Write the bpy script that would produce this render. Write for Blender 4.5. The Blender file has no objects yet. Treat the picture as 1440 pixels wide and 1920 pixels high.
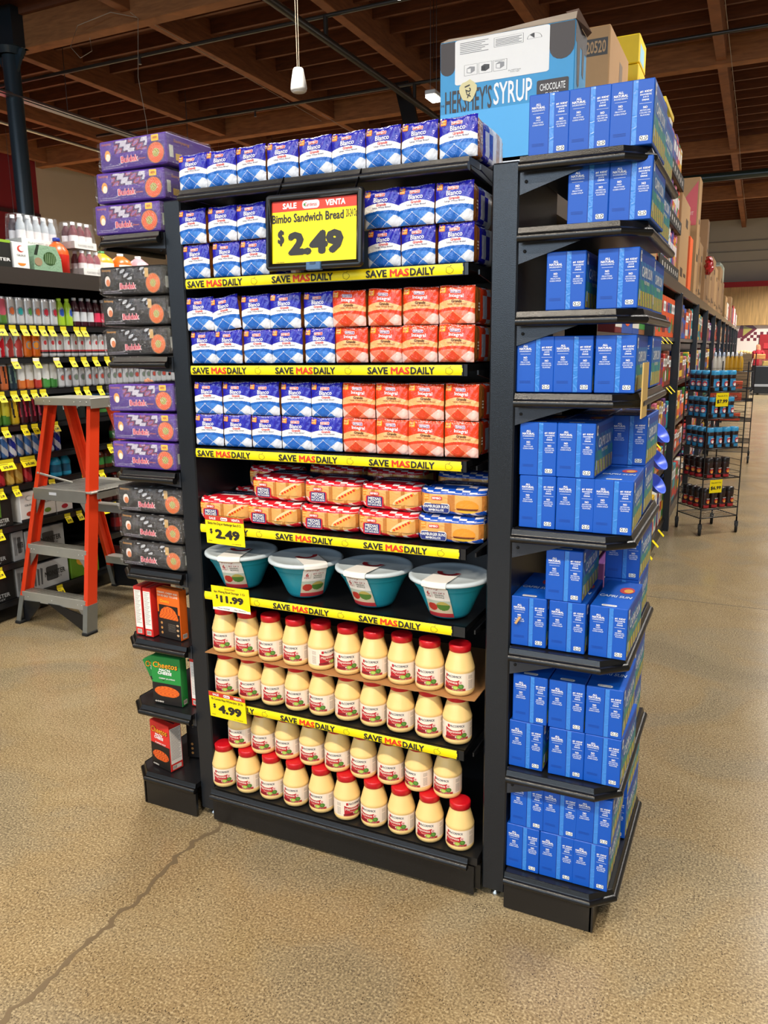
import bpy, bmesh, math, random
import numpy as np
from mathutils import Vector, Matrix
from mathutils.geometry import tessellate_polygon
random.seed(7)
R=math.radians; PI=math.pi
scn=bpy.context.scene
COL=scn.collection
# ------------------------------------------------------------------ camera, world, exposure
CAMP=np.array([1.5865,-1.9801,1.6205]); YAW,PITCH,ROLL=[math.radians(a) for a in (-25.234,-11.658,-0.7015)]; FPX=1472.7
_f=np.array([math.sin(YAW)*math.cos(PITCH),math.cos(YAW)*math.cos(PITCH),math.sin(PITCH)])
_r=np.array([math.cos(YAW),-math.sin(YAW),0.]); _u=np.cross(_r,_f)
_r,_u=_r*math.cos(ROLL)+_u*math.sin(ROLL), -_r*math.sin(ROLL)+_u*math.cos(ROLL)
def at(px,py,ax,v):
    """real-world point where the sight line of a photograph pixel meets the plane axis=v (used to measure the place)"""
    d=_f+_r*(px-720)/FPX-_u*(py-960)/FPX
    return CAMP+d*((v-CAMP[ax])/d[ax])
cam=bpy.data.cameras.new('camera'); camo=bpy.data.objects.new('camera',cam); COL.objects.link(camo)
cam.sensor_fit='VERTICAL'; cam.sensor_height=36; cam.sensor_width=27; cam.lens=FPX/1920*36; cam.clip_end=200; cam.clip_start=.02
camo.matrix_world=Matrix(((_r[0],_u[0],-_f[0],CAMP[0]),(_r[1],_u[1],-_f[1],CAMP[1]),(_r[2],_u[2],-_f[2],CAMP[2]),(0,0,0,1)))
scn.camera=camo
scn.view_settings.view_transform='Standard'; scn.view_settings.look='None'; scn.view_settings.gamma=1
scn.view_settings.use_curve_mapping=False
scn.view_settings.exposure=0.12
world=bpy.data.worlds.new('store_surroundings'); scn.world=world; world.use_nodes=True
bg=world.node_tree.nodes['Background']; bg.inputs[0].default_value=(1,.93,.84,1); bg.inputs[1].default_value=0.26
DAY_W=900   # daylight through the shopfront glazing behind the camera
LAMP_W=104; LAMP_COL=(1.0,.95,.88)
# ------------------------------------------------------------------ colour and finishes
def lin(c):
    return tuple((x/12.92 if x<=.04045 else ((x+.055)/1.055)**2.4) for x in c)
def H(s):
    s=s.lstrip('#'); return lin(tuple(int(s[i:i+2],16)/255 for i in (0,2,4)))
FIN={}
FN=['matte','paper','card','plastic','film','metal','hammer','wood','emit','glass','wrap','concrete','rubber','foil','tile','panelwood','paint','darkmetal','alum']
def mk(name,rough=.5,metal=0,spec=.5,bump=None,coat=0,var=0,varscale=40):
    m=bpy.data.materials.new(name); m.use_nodes=True; nt=m.node_tree; N=nt.nodes; L=nt.links
    b=N['Principled BSDF']; a=N.new('ShaderNodeAttribute'); a.attribute_name='Col'
    b.inputs['Roughness'].default_value=rough; b.inputs['Metallic'].default_value=metal
    b.inputs['Specular IOR Level'].default_value=spec
    if coat: b.inputs['Coat Weight'].default_value=coat; b.inputs['Coat Roughness'].default_value=.12
    tc=N.new('ShaderNodeTexCoord')
    if var:
        n=N.new('ShaderNodeTexNoise'); n.inputs['Scale'].default_value=varscale; n.inputs['Detail'].default_value=4
        L.new(tc.outputs['Object'],n.inputs['Vector'])
        mr=N.new('ShaderNodeMapRange'); mr.inputs[3].default_value=1-var; mr.inputs[4].default_value=1+var
        L.new(n.outputs[0],mr.inputs[0])
        mx=N.new('ShaderNodeVectorMath'); mx.operation='MULTIPLY'
        L.new(a.outputs['Color'],mx.inputs[0]); L.new(mr.outputs[0],mx.inputs[1]); L.new(mx.outputs[0],b.inputs['Base Color'])
    else: L.new(a.outputs['Color'],b.inputs['Base Color'])
    if bump:
        kind,scale,strength,dist=bump
        if kind=='v':
            n=N.new('ShaderNodeTexVoronoi'); n.feature='SMOOTH_F1'; n.inputs['Scale'].default_value=scale
        else:
            n=N.new('ShaderNodeTexNoise'); n.inputs['Scale'].default_value=scale; n.inputs['Detail'].default_value=3
            if kind=='w': n.inputs['Distortion'].default_value=1.6
        L.new(tc.outputs['Object'],n.inputs['Vector'])
        bp=N.new('ShaderNodeBump'); bp.inputs['Strength'].default_value=strength; bp.inputs['Distance'].default_value=dist
        L.new(n.outputs[0],bp.inputs['Height']); L.new(bp.outputs[0],b.inputs['Normal'])
    FIN[name]=m; return m
mk('matte',.75,var=.05); mk('paper',.5,var=.02); mk('card',.6,var=.06,varscale=25)
mk('plastic',.32,spec=.5); mk('film',.24,spec=.6,bump=('w',38,.45,.006)); mk('metal',.34,metal=1,bump=('n',60,.15,.002),var=.12,varscale=9)
mk('hammer',.29,spec=.5,bump=('v',650,.32,.0009)); mk('alum',.42,metal=.45,var=.1,varscale=14); mk('rubber',.8)
mk('foil',.25,metal=.25,spec=.8); mk('tile',.25); mk('paint',.7,var=.04,varscale=3); mk('darkmetal',.30,spec=.55)
# wood of the roof
def wood(name,scale,rough):
    m=mk(name,rough); nt=m.node_tree; N=nt.nodes; L=nt.links; b=N['Principled BSDF']
    a=[n for n in N if n.type=='ATTRIBUTE'][0]; tc=[n for n in N if n.type=='TEX_COORD'][0]
    mp=N.new('ShaderNodeMapping'); mp.inputs['Scale'].default_value=scale
    n=N.new('ShaderNodeTexNoise'); n.inputs['Scale'].default_value=3; n.inputs['Detail'].default_value=6; n.inputs['Distortion'].default_value=.6
    L.new(tc.outputs['Object'],mp.inputs[0]); L.new(mp.outputs[0],n.inputs['Vector'])
    mr=N.new('ShaderNodeMapRange'); mr.inputs[1].default_value=.3; mr.inputs[2].default_value=.7; mr.inputs[3].default_value=.72; mr.inputs[4].default_value=1.25; L.new(n.outputs[0],mr.inputs[0])
    mx=N.new('ShaderNodeVectorMath'); mx.operation='MULTIPLY'; L.new(a.outputs['Color'],mx.inputs[0]); L.new(mr.outputs[0],mx.inputs[1]); L.new(mx.outputs[0],b.inputs['Base Color'])
wood('wood',(1.2,1.2,9),.7); wood('panelwood',(9,9,.6),.5)
def simple_nodes(name):
    m=bpy.data.materials.new(name); m.use_nodes=True; FIN[name]=m; return m,m.node_tree.nodes,m.node_tree.links
m,N,L=simple_nodes('emit'); N.remove(N['Principled BSDF']); e=N.new('ShaderNodeEmission'); a=N.new('ShaderNodeAttribute'); a.attribute_name='Col'
L.new(a.outputs['Color'],e.inputs[0]); e.inputs[1].default_value=14; L.new(e.outputs[0],N['Material Output'].inputs[0])
m,N,L=simple_nodes('glass'); b=N['Principled BSDF']; b.inputs['Roughness'].default_value=.05; b.inputs['Alpha'].default_value=.25
a=N.new('ShaderNodeAttribute'); a.attribute_name='Col'; L.new(a.outputs['Color'],b.inputs['Base Color'])
# clear plastic film: see-through and glossy, crease highlights painted in as white streaks
m,N,L=simple_nodes('wrap'); N.remove(N['Principled BSDF'])
tr=N.new('ShaderNodeBsdfTransparent'); gl=N.new('ShaderNodeBsdfGlossy'); gl.inputs['Roughness'].default_value=.16; df=N.new('ShaderNodeBsdfDiffuse'); df.inputs[0].default_value=(.85,.85,.88,1)
tc=N.new('ShaderNodeTexCoord'); mp=N.new('ShaderNodeMapping'); mp.inputs['Scale'].default_value=(1,1,2.2); mp.inputs['Rotation'].default_value=(.0,.7,.3)
n=N.new('ShaderNodeTexNoise'); n.inputs['Scale'].default_value=26; n.inputs['Detail'].default_value=5; n.inputs['Distortion'].default_value=2.4
L.new(tc.outputs['Object'],mp.inputs[0]); L.new(mp.outputs[0],n.inputs['Vector'])
bp=N.new('ShaderNodeBump'); bp.inputs['Strength'].default_value=1; bp.inputs['Distance'].default_value=.012; L.new(n.outputs[0],bp.inputs['Height']); L.new(bp.outputs[0],gl.inputs['Normal'])
m1=N.new('ShaderNodeMixShader'); m1.inputs[0].default_value=.14; L.new(tr.outputs[0],m1.inputs[1]); L.new(gl.outputs[0],m1.inputs[2])
cr=N.new('ShaderNodeMapRange'); cr.inputs[1].default_value=.62; cr.inputs[2].default_value=.72; cr.inputs[4].default_value=.30; L.new(n.outputs[0],cr.inputs[0])
m2=N.new('ShaderNodeMixShader'); L.new(cr.outputs[0],m2.inputs[0]); L.new(m1.outputs[0],m2.inputs[1]); L.new(df.outputs[0],m2.inputs[2]); L.new(m2.outputs[0],N['Material Output'].inputs[0])
# polished speckled concrete
m,N,L=simple_nodes('concrete'); b=N['Principled BSDF']; tc=N.new('ShaderNodeTexCoord')
def noise(sc,det=4,dist=0):
    n=N.new('ShaderNodeTexNoise'); n.inputs['Scale'].default_value=sc; n.inputs['Detail'].default_value=det; n.inputs['Distortion'].default_value=dist; L.new(tc.outputs['Object'],n.inputs['Vector']); return n
def ramp(src,stops):
    r=N.new('ShaderNodeValToRGB'); L.new(src,r.inputs[0]); el=r.color_ramp.elements
    el[0].position=stops[0][0]; el[0].color=(*stops[0][1],1); el[1].position=stops[-1][0]; el[1].color=(*stops[-1][1],1)
    for p,c in stops[1:-1]: x=el.new(p); x.color=(*c,1)
    return r
def mixc(fac,a,b_,mode='MIX'):
    x=N.new('ShaderNodeMixRGB'); x.blend_type=mode
    if isinstance(fac,float): x.inputs[0].default_value=fac
    else: L.new(fac,x.inputs[0])
    L.new(a,x.inputs[1]); L.new(b_,x.inputs[2]); return x.outputs[0]
base=ramp(noise(1.6,7,.9).outputs[0],[(.30,H('756c5a')),(.42,H('887b64')),(.52,H('917b58')),(.62,H('9c8866')),(.72,H('a29478'))]).outputs[0]
fine=ramp(noise(150,4).outputs[0],[(.36,H('443a2b')),(.47,H('86765a')),(.57,H('a59470')),(.66,H('d2c39e'))]).outputs[0]
c=mixc(.5,base,fine)
sp=N.new('ShaderNodeTexVoronoi'); sp.inputs['Scale'].default_value=165; sp.inputs['Randomness'].default_value=1; L.new(tc.outputs['Object'],sp.inputs['Vector'])
n2=noise(22,3)
thr=N.new('ShaderNodeMath'); thr.operation='MULTIPLY'; L.new(n2.outputs[0],thr.inputs[0]); thr.inputs[1].default_value=.5
lt=N.new('ShaderNodeMath'); lt.operation='LESS_THAN'; L.new(sp.outputs['Distance'],lt.inputs[0]); L.new(thr.outputs[0],lt.inputs[1])
sel=N.new('ShaderNodeSeparateColor'); L.new(sp.outputs['Color'],sel.inputs[0])
g2=N.new('ShaderNodeMath'); g2.operation='GREATER_THAN'; L.new(sel.outputs[0],g2.inputs[0]); g2.inputs[1].default_value=.52
an=N.new('ShaderNodeMath'); an.operation='MULTIPLY'; L.new(lt.outputs[0],an.inputs[0]); L.new(g2.outputs[0],an.inputs[1])
dk=ramp(noise(5).outputs[0],[(.3,H('3a3228')),(.7,H('5c4d3a'))]).outputs[0]
c=mixc(an.outputs[0],c,dk)
L.new(c,b.inputs['Base Color'])
rr=N.new('ShaderNodeMapRange'); rr.inputs[3].default_value=.13; rr.inputs[4].default_value=.30; L.new(noise(3,5).outputs[0],rr.inputs[0]); L.new(rr.outputs[0],b.inputs['Roughness'])
b.inputs['Specular IOR Level'].default_value=.45
# ------------------------------------------------------------------ mesh builder
_gl={}
def glyph(s,bold=0,shear=0):
    k=(s,bold,shear)
    if k in _gl: return _gl[k]
    cu=bpy.data.curves.new('t','FONT'); cu.body=s; cu.resolution_u=2; cu.shear=shear
    o=bpy.data.objects.new('t',cu); COL.objects.link(o); bpy.context.view_layer.update()
    me=bpy.data.meshes.new_from_object(o.evaluated_get(bpy.context.evaluated_depsgraph_get()))
    vs=np.array([tuple(v.co)[:2] for v in me.vertices]) if len(me.vertices) else np.zeros((0,2))
    fs=[tuple(p.vertices) for p in me.polygons]
    bpy.data.objects.remove(o); bpy.data.curves.remove(cu); bpy.data.meshes.remove(me)
    if bold>0 and len(vs):      # heavier strokes: the outline struck several times round a small circle
        B=bold*1.15; n=len(vs); st=[(B*math.cos(i*PI/4),B*math.sin(i*PI/4)) for i in range(8)]
        if bold<.012: st=st[::2]
        fs=[tuple(k+i*n for k in f) for i in range(len(st)) for f in fs]; vs=np.concatenate([vs+np.array(o_) for o_ in st])
    if len(vs): lo=vs.min(0); hi=vs.max(0)
    else: lo=hi=np.zeros(2)
    _gl[k]=(vs-lo,fs,hi-lo); return _gl[k]
_cb={}
class MB:
    def __init__(s): s.v=[];s.f=[];s.c=[];s.m=[];s.s=[];s.M=Matrix.Identity(4);s.S=lambda u,v,o:(u,-o,v)
    def add(s,vs,fs,c,fin,smooth=False):
        b=len(s.v); M=s.M
        s.v.extend([tuple(M@Vector(p)) for p in vs])
        for i,f in enumerate(fs):
            s.f.append(tuple(b+k for k in f)); s.c.append(c[i] if isinstance(c,list) else c); s.m.append(FN.index(fin)); s.s.append(smooth)
        return s
    def box(s,x0,x1,y0,y1,z0,z1,c,fin='plastic'):
        v=[(x,y,z) for z in (z0,z1) for y in (y0,y1) for x in (x0,x1)]
        return s.add(v,[(0,2,3,1),(4,5,7,6),(0,1,5,4),(1,3,7,5),(3,2,6,7),(2,0,4,6)],c,fin)
    def cbox(s,x0,x1,y0,y1,z0,z1,c,fin='plastic',r=.003):
        pts=[]
        for X,a in ((x0,1),(x1,-1)):
            for Y,b in ((y0,1),(y1,-1)):
                for Z,d in ((z0,1),(z1,-1)):
                    pts+=[(X,Y+b*r,Z+d*r),(X+a*r,Y,Z+d*r),(X+a*r,Y+b*r,Z)]
        bm=bmesh.new()
        for p in pts: bm.verts.new(p)
        bmesh.ops.convex_hull(bm,input=bm.verts); bmesh.ops.dissolve_limit(bm,angle_limit=.01,verts=bm.verts,edges=bm.edges)
        bm.normal_update(); bm.verts.index_update()
        s.add([tuple(v.co) for v in bm.verts],[tuple(v.index for v in f.verts) for f in bm.faces],c,fin); bm.free(); return s
    def prism(s,pts,a0,a1,c,fin='plastic',axis='x'):
        """closed outline extruded along an axis; outline in the two other axes"""
        def P(p,a): return {'x':(a,p[0],p[1]),'y':(p[0],a,p[1]),'z':(p[0],p[1],a)}[axis]
        n=len(pts); v=[P(p,a0) for p in pts]+[P(p,a1) for p in pts]
        f=[(i,(i+1)%n,n+(i+1)%n,n+i) for i in range(n)]
        for t in tessellate_polygon([[Vector((p[0],p[1],0)) for p in pts]]): f.append(tuple(t)); f.append(tuple(n+k for k in reversed(t)))
        return s.add(v,f,c,fin)
    def tube(s,pts,r,c,fin='metal',seg=8,closed=False):
        pts=[Vector(p) for p in pts]; V=[];F=[]; n=len(pts)
        for i,p in enumerate(pts):
            if closed: d=(pts[(i+1)%n]-pts[i-1])
            else: d=pts[min(i+1,n-1)]-pts[max(i-1,0)]
            d.normalize(); a=Vector((0,0,1)) if abs(d.z)<.9 else Vector((1,0,0)); x=d.cross(a).normalized(); y=d.cross(x)
            rr=r[i] if isinstance(r,(list,tuple)) else r
            V+=[tuple(p+(x*math.cos(t*2*PI/seg)+y*math.sin(t*2*PI/seg))*rr) for t in range(seg)]
        for i in range(n if closed else n-1):
            j=(i+1)%n
            for t in range(seg): F.append((i*seg+t,i*seg+(t+1)%seg,j*seg+(t+1)%seg,j*seg+t))
        s.add(V,F,c,fin,True)
        if not closed: s.add(V[:seg],[tuple(range(seg))],c,fin); s.add(V[-seg:],[tuple(reversed(range(seg)))],c,fin)
        return s
    def lathe(s,prof,c,fin='plastic',seg=24,cx=0,cy=0,cz=0,cfun=None,sx=1,sy=1):
        V=[];F=[];C=[]
        for (r,z) in prof: V+=[(cx+r*math.cos(t*2*PI/seg)*sx,cy+r*math.sin(t*2*PI/seg)*sy,cz+z) for t in range(seg)]
        for i in range(len(prof)-1):
            for t in range(seg):
                F.append((i*seg+t,i*seg+(t+1)%seg,(i+1)*seg+(t+1)%seg,(i+1)*seg+t))
                C.append(cfun((prof[i][1]+prof[i+1][1])/2,(t+.5)*2*PI/seg) if cfun else c)
        return s.add(V,F,C,fin,True)
    def sphere(s,cx,cy,cz,rx,ry,rz,c,fin='plastic',seg=12,rings=8):
        prof=[(math.sin(i*PI/rings),-math.cos(i*PI/rings)) for i in range(rings+1)]
        V=[];F=[]
        for (r,z) in prof: V+=[(cx+rx*r*math.cos(t*2*PI/seg),cy+ry*r*math.sin(t*2*PI/seg),cz+rz*z) for t in range(seg)]
        for i in range(rings):
            for t in range(seg): F.append((i*seg+t,i*seg+(t+1)%seg,(i+1)*seg+(t+1)%seg,(i+1)*seg+t))
        return s.add(V,F,c,fin,True)
    # --- flat artwork on a surface S(u,v,off)
    def grid(s,u0,u1,v0,v1,c,fin='paper',off=0,nu=1,nv=1,smooth=False):
        V=[s.S(u0+(u1-u0)*i/nu,v0+(v1-v0)*j/nv,off) for j in range(nv+1) for i in range(nu+1)]
        F=[];C=[]
        for j in range(nv):
            for i in range(nu):
                F.append((j*(nu+1)+i,j*(nu+1)+i+1,(j+1)*(nu+1)+i+1,(j+1)*(nu+1)+i))
                C.append(c((i+.5)/nu,(j+.5)/nv) if callable(c) else c)
        return s.add(V,F,C,fin,smooth)
    def rect(s,u0,u1,v0,v1,c,off=.0004,fin='paper',nu=1): return s.grid(u0,u1,v0,v1,c,fin,off,nu,1)
    def poly(s,pts,c,off=.0004,fin='paper'):
        T=tessellate_polygon([[Vector((p[0],p[1],0)) for p in pts]])
        T=[t if (pts[t[1]][0]-pts[t[0]][0])*(pts[t[2]][1]-pts[t[0]][1])-(pts[t[1]][1]-pts[t[0]][1])*(pts[t[2]][0]-pts[t[0]][0])>0 else (t[0],t[2],t[1]) for t in T]
        return s.add([s.S(p[0],p[1],off) for p in pts],[tuple(t) for t in T],c,fin)
    def disc(s,cu,cv,ru,rv,c,off=.0004,fin='paper',n=16,a0=0,a1=2*PI):
        pts=[(cu+ru*math.cos(a0+(a1-a0)*i/n),cv+rv*math.sin(a0+(a1-a0)*i/n)) for i in range(n+(0 if a1-a0>6.28 else 1))]
        return s.poly(pts,c,off,fin)
    def rrect(s,u0,u1,v0,v1,r,c,off=.0004,fin='paper'):
        pts=[]
        for (cx,cy,a) in ((u1-r,v1-r,0),(u0+r,v1-r,90),(u0+r,v0+r,180),(u1-r,v0+r,270)):
            for k in range(5): t=R(a+k*22.5); pts.append((cx+r*math.cos(t),cy+r*math.sin(t)))
        return s.poly(pts,c,off,fin)
    def text(s,t,u,v,h,c,off=.0008,w=None,bold=0,shear=0,align='c',rot=0,fin='paper'):
        """t centred on (u,v), h = height of its ink, w = width it is fitted to"""
        V,F,d=glyph(t,bold,shear); n1=len(glyph(t,0,shear)[0]) or 1
        if not len(V): return s
        k=h/d[1]; kx=(w/d[0]) if w else k
        P=(V-np.array([d[0]/2 if align=='c' else 0,d[1]/2]))*np.array([kx,k])
        if rot: cr,sr=math.cos(rot),math.sin(rot); P=P@np.array([[cr,sr],[-sr,cr]])
        return s.add([s.S(u+p[0],v+p[1],off+(i//n1)*3e-5) for i,p in enumerate(P)],F,c,fin)
    def build(s,name,parent=None,loc=None):
        us=sorted({k for f in s.f for k in f})
        if len(us)<len(s.v):
            mp={k:i for i,k in enumerate(us)}; s.v=[s.v[k] for k in us]; s.f=[tuple(mp[k] for k in f) for f in s.f]
        me=bpy.data.meshes.new(name); me.from_pydata(s.v,[],s.f)
        used=sorted(set(s.m)); 
        for k in used: me.materials.append(FIN[FN[k]])
        mp={k:i for i,k in enumerate(used)}
        me.polygons.foreach_set('material_index',[mp[k] for k in s.m])
        me.polygons.foreach_set('use_smooth',s.s)
        ca=me.color_attributes.new('Col','FLOAT_COLOR','CORNER')
        arr=np.ones((len(me.loops),4),dtype=np.float32); i=0
        for f,c in zip(s.f,s.c): arr[i:i+len(f),:3]=c; i+=len(f)
        ca.data.foreach_set('color',arr.ravel())
        o=bpy.data.objects.new(name,me); COL.objects.link(o)
        if parent is not None: o.parent=parent
        if loc is not None: o.location=loc
        return o
def empty(name,loc=(0,0,0),rz=0):
    o=bpy.data.objects.new(name,None); COL.objects.link(o); o.location=loc; o.rotation_euler=(0,0,rz); o.empty_display_size=.05; return o
def tag(o,label,cat=None,group=None,kind=None):
    if label: o['label']=label
    if cat: o['category']=cat
    if group: o['group']=group
    if kind: o['kind']=kind
    return o
def clone(root,loc,rz=0,label=None,group=None,rx=0,ry=0):
    def cp(o,par):
        n=o.copy(); COL.objects.link(n); n.parent=par
        for ch in KIDS.get(o.name,[]): cp(ch,n)
        return n
    n=cp(root,None); n.location=loc; n.rotation_euler=(rx,ry,rz)
    if label: n['label']=label
    if group: n['group']=group
    return n
KIDS={}
def proto(root):
    def rec(o):
        KIDS[o.name]=list(o.children)
        for c in o.children: rec(c)
    bpy.context.view_layer.update(); rec(root); return root
_used=set()
def put(P,loc,rz=0,label=None,group=None,rx=0,ry=0):
    """first use places the source thing itself, later uses copy it"""
    if P.name not in _used:
        _used.add(P.name); P.location=loc; P.rotation_euler=(rx,ry,rz)
        if label: P['label']=label
        if group: P['group']=group
        return P
    return clone(P,loc,rz,label,group,rx,ry)
ORD=['leftmost','second from the left','third from the left','fourth from the left','fifth from the left','sixth from the left','seventh from the left','eighth from the left','ninth from the left','tenth from the left','eleventh from the left','twelfth from the left','thirteenth from the left']
BLK=H('17181a'); WHT=H('f2f2f0'); YEL=H('f9e300'); RED=H('d8321c'); INK=H('262422')
# ================================================================== THE SETTING
def st(mb,name,parent=None):
    o=mb.build(name,parent)
    if parent is None: o['kind']='structure'
    return o
b=MB(); b.box(-13.2,12,-7,30,-.1,0,H('b09b77'),'concrete'); floor=st(b,'floor')
b=MB()      # the crack running along the slab joint, and a saw-cut joint crossing the right aisle
rn=random.Random(3); pts=[]
y=.35
while y>-1.9: pts.append((.004+rn.uniform(-.012,.012)-(.02 if -.35<y<-.05 else 0),y)); y-=.022
w=[rn.uniform(.004,.013) for _ in pts]
V=[];F=[]
for i,(x,yy) in enumerate(pts): V+=[(x-w[i],yy,.0006),(x+w[i],yy,.0006)]
for i in range(len(pts)-1): F.append((2*i,2*i+1,2*i+3,2*i+2))
b.add(V,F,H('6b5b43'),'matte'); st(b,'floor_crack',floor)
b=MB(); b.box(.9,12,3.272,3.277,0,.0008,H('4d463a'),'matte'); b.box(-13,-.1,3.272,3.277,0,.0008,H('4d463a'),'matte'); st(b,'floor_joint',floor)
# roof: deck, purlins along x, glulam beams along y, deep girders along x
WD=H('6a3d22'); WD2=H('8a5530'); WD3=H('9a6438')
b=MB(); b.box(-13.2,12,-7,30,6.16,6.2,H('6e4026'),'wood'); ceiling=st(b,'ceiling')
for i in range(66):
    yy=-6.5+i*.5575
    if yy>29.9: break
    b=MB(); b.box(-13.2,12,yy-.025,yy+.025,5.97,6.16,WD,'wood'); st(b,'roof_purlin',ceiling)
for xx in (-12.9,-10.55,-8.15,-5.76,-3.52,-1.4,.76,3.1,5.5,7.9,10.3):
    b=MB(); b.cbox(xx-.07,xx+.07,-7,30,5.72,6.16,WD2,'wood',.006); st(b,'roof_beam',ceiling)
for yy in (-4.4,6.45,11.65,17.6,23.5):
    b=MB(); b.cbox(-13.2,12,yy-.09,yy+.09,5.58 if yy<8 else 5.66,6.18,WD3,'wood',.008); st(b,'roof_girder',ceiling)
# far end wall: grey block wall, red stripe, timber panel, white tiled deli niche with maroon chequers
b=MB(); b.box(-13.2,12,30,30.2,0,6.2,H('b9b3a6'),'paint'); wb=st(b,'wall_back')
for z in (4.55,4.9,5.25): 
    b=MB(); b.box(-6,12,29.97,30,z,z+.015,H('8d877b'),'matte'); st(b,'block_course',wb)
b=MB(); b.box(-4,12,29.6,30,3.66,3.84,H('a3202a'),'paint'); st(b,'trim_1')
b=MB(); b.box(-4,12,29.7,30,2.33,3.66,H('b8935a'),'panelwood'); wp=st(b,'wall_panel_back'); wp.name='trim_2'
b=MB(); b.S=lambda u,v,o:(u,29.9-o,v)
b.rect(-1,12,0.85,2.33,H('e9dcd2'),.01,'tile')
for i in range(80):
    for j in range(3):
        if (i+j)%2==0: b.rect(.3+i*.105,.3+i*.105+.105,1.78+j*.105,1.885+j*.105,H('6d1a26'),.012,'tile')
b.poly([(1.05,1.85),(1.45,2.2),(1.3,2.33),(.9,2.33),(.8,2.0)],H('6d1a26'),.014,'tile'); b.poly([(1.0,1.95),(1.3,2.2),(1.0,2.33)],H('a9a04a'),.016,'tile')
st(b,'wall_tiles',wb)
b=MB(); b.box(1.56,2.05,29.8,29.88,.9,2.0,H('9c1a22'),'paint'); b.box(1.7,1.9,29.77,29.8,1.5,1.7,H('c23036'),'paint'); st(b,'door_1')
# left wall: red band then bare beige wall
b=MB(); b.box(-13.4,-13.2,-7,11.55,0,6.2,H('7d121c'),'paint'); b.box(-13.4,-13.2,11.55,30,0,6.2,H('b8a892'),'paint')
b.box(-13.2,-13.17,-7,11.55,4.6,4.68,H('3b0a10'),'paint'); b.box(-13.2,-13.18,13.35,13.375,0,6.2,H('3a332c'),'matte'); st(b,'wall_left')
# ------------------------------------------------------------------ columns, lamps, services
def column(x,y,label):
    t=empty('steel_column',(x,y,0)); tag(t,label,'column',kind='structure')
    b=MB(); b.lathe([(.11,0),(.11,5.5)],H('2c3b44'),'darkmetal',20); b.build('post',t)
    b=MB(); b.box(-.26,.22,-.13,.13,5.58,6.05,H('1f2a31'),'darkmetal'); b.build('beam_bracket',t)
    b=MB(); b.prism([(-.11,5.3),(.11,5.3),(.26,5.56),(-.26,5.56)],-.02,.02,H('2c3b44'),'darkmetal','y'); b.lathe([(.16,5.5),(.2,5.58)],H('2c3b44'),'darkmetal',20); b.build('cap_plate',t)
    return t
column(-7.72,6.3,'dark blue-grey round steel column carrying the roof girder at the left')
def lampfix(x,y,z,label,power=1.0,rot=0,k=1.0):
    t=empty('pendant_light',(x,y,z),rot); tag(t,label,'ceiling light','linear store lights')
    b=MB(); b.cbox(-.62*k,.62*k,-.07,.07,0,.06,H('d8d8d4'),'paint',.01); b.build('housing',t)
    b=MB(); b.box(-.6*k,.6*k,-.06,.06,-.03,0,(1,.95,.86),'emit'); b.build('diffuser',t)
    for sg in (-.5,.5): MB().tube([(sg*k,0,.06),(sg*k,0,5.97-z)],.004,H('999999'),'metal',5).build('cable',t)
    l=bpy.data.lights.new('lamp_light','AREA'); l.shape='RECTANGLE'; l.size=1.2*k; l.size_y=.3; l.energy=LAMP_W*power; l.color=(1.0,.88,.72) if y<0 else LAMP_COL; l.spread=R(150)
    lo=bpy.data.objects.new('lamp_light',l); COL.objects.link(lo); lo.parent=t; lo.location=(0,0,-.045)
    return t
l=bpy.data.lights.new('shopfront_daylight','AREA'); l.shape='RECTANGLE'; l.size=16; l.size_y=3.0; l.energy=DAY_W; l.color=(.62,.80,1.0)
lo=bpy.data.objects.new('shopfront_daylight',l); COL.objects.link(lo); lo.location=(-1,-13,4.6); lo.rotation_euler=(R(90),0,0)
n=0
for (x,y,z,p) in ((.1,-2.6,4.3,1.15),(2.9,-2.6,4.3,1.0),(-2.9,-2.6,4.3,.8),(-1.4,1.9,4.45,.9),(2.75,2.4,4.45,1.15),(2.75,6.4,4.45,1.1),(2.75,10.8,4.45,1.1),(2.75,15.5,4.45,1.6),(2.75,21,4.45,3.2),(-1.4,4.3,4.6,.7),(-5.4,2.8,4.6,.6),(-2.36,8.0,4.72,.6),(1.2,-5.6,4.3,1.0),(-12.1,10.0,4.05,3.5),(-8.8,12.8,4.35,5.0),(2.75,26.5,4.45,4.5)):  # the hidden rear left one is added to brighten the beige wall
    seen={(-2.36,8.0):'glowing white pendant light hanging left of the syrup carton',(-12.1,10.0):'small bright pendant light before the red wall at far left'}.get((x,y))
    n+=1
    side='over the right aisle' if x>2 and y>0 else 'over the front of the endcap' if y<0 else 'over the left aisle'
    nth=('first','second','third','fourth','fifth','sixth','seventh','eighth','ninth','tenth','eleventh','twelfth','thirteenth','fourteenth','fifteenth','sixteenth')[n-1]
    lampfix(x,y,z,seen or 'unseen white linear pendant light %s, %s of those hung overhead'%(side,nth),p,R(90) if y>0 else 0,.2 if x in (-2.36,-12.1) else 1.0)
def thing1(mb,name,label,cat,group=None,kind=None): return tag(mb.build(name),label,cat,group,kind)
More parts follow.
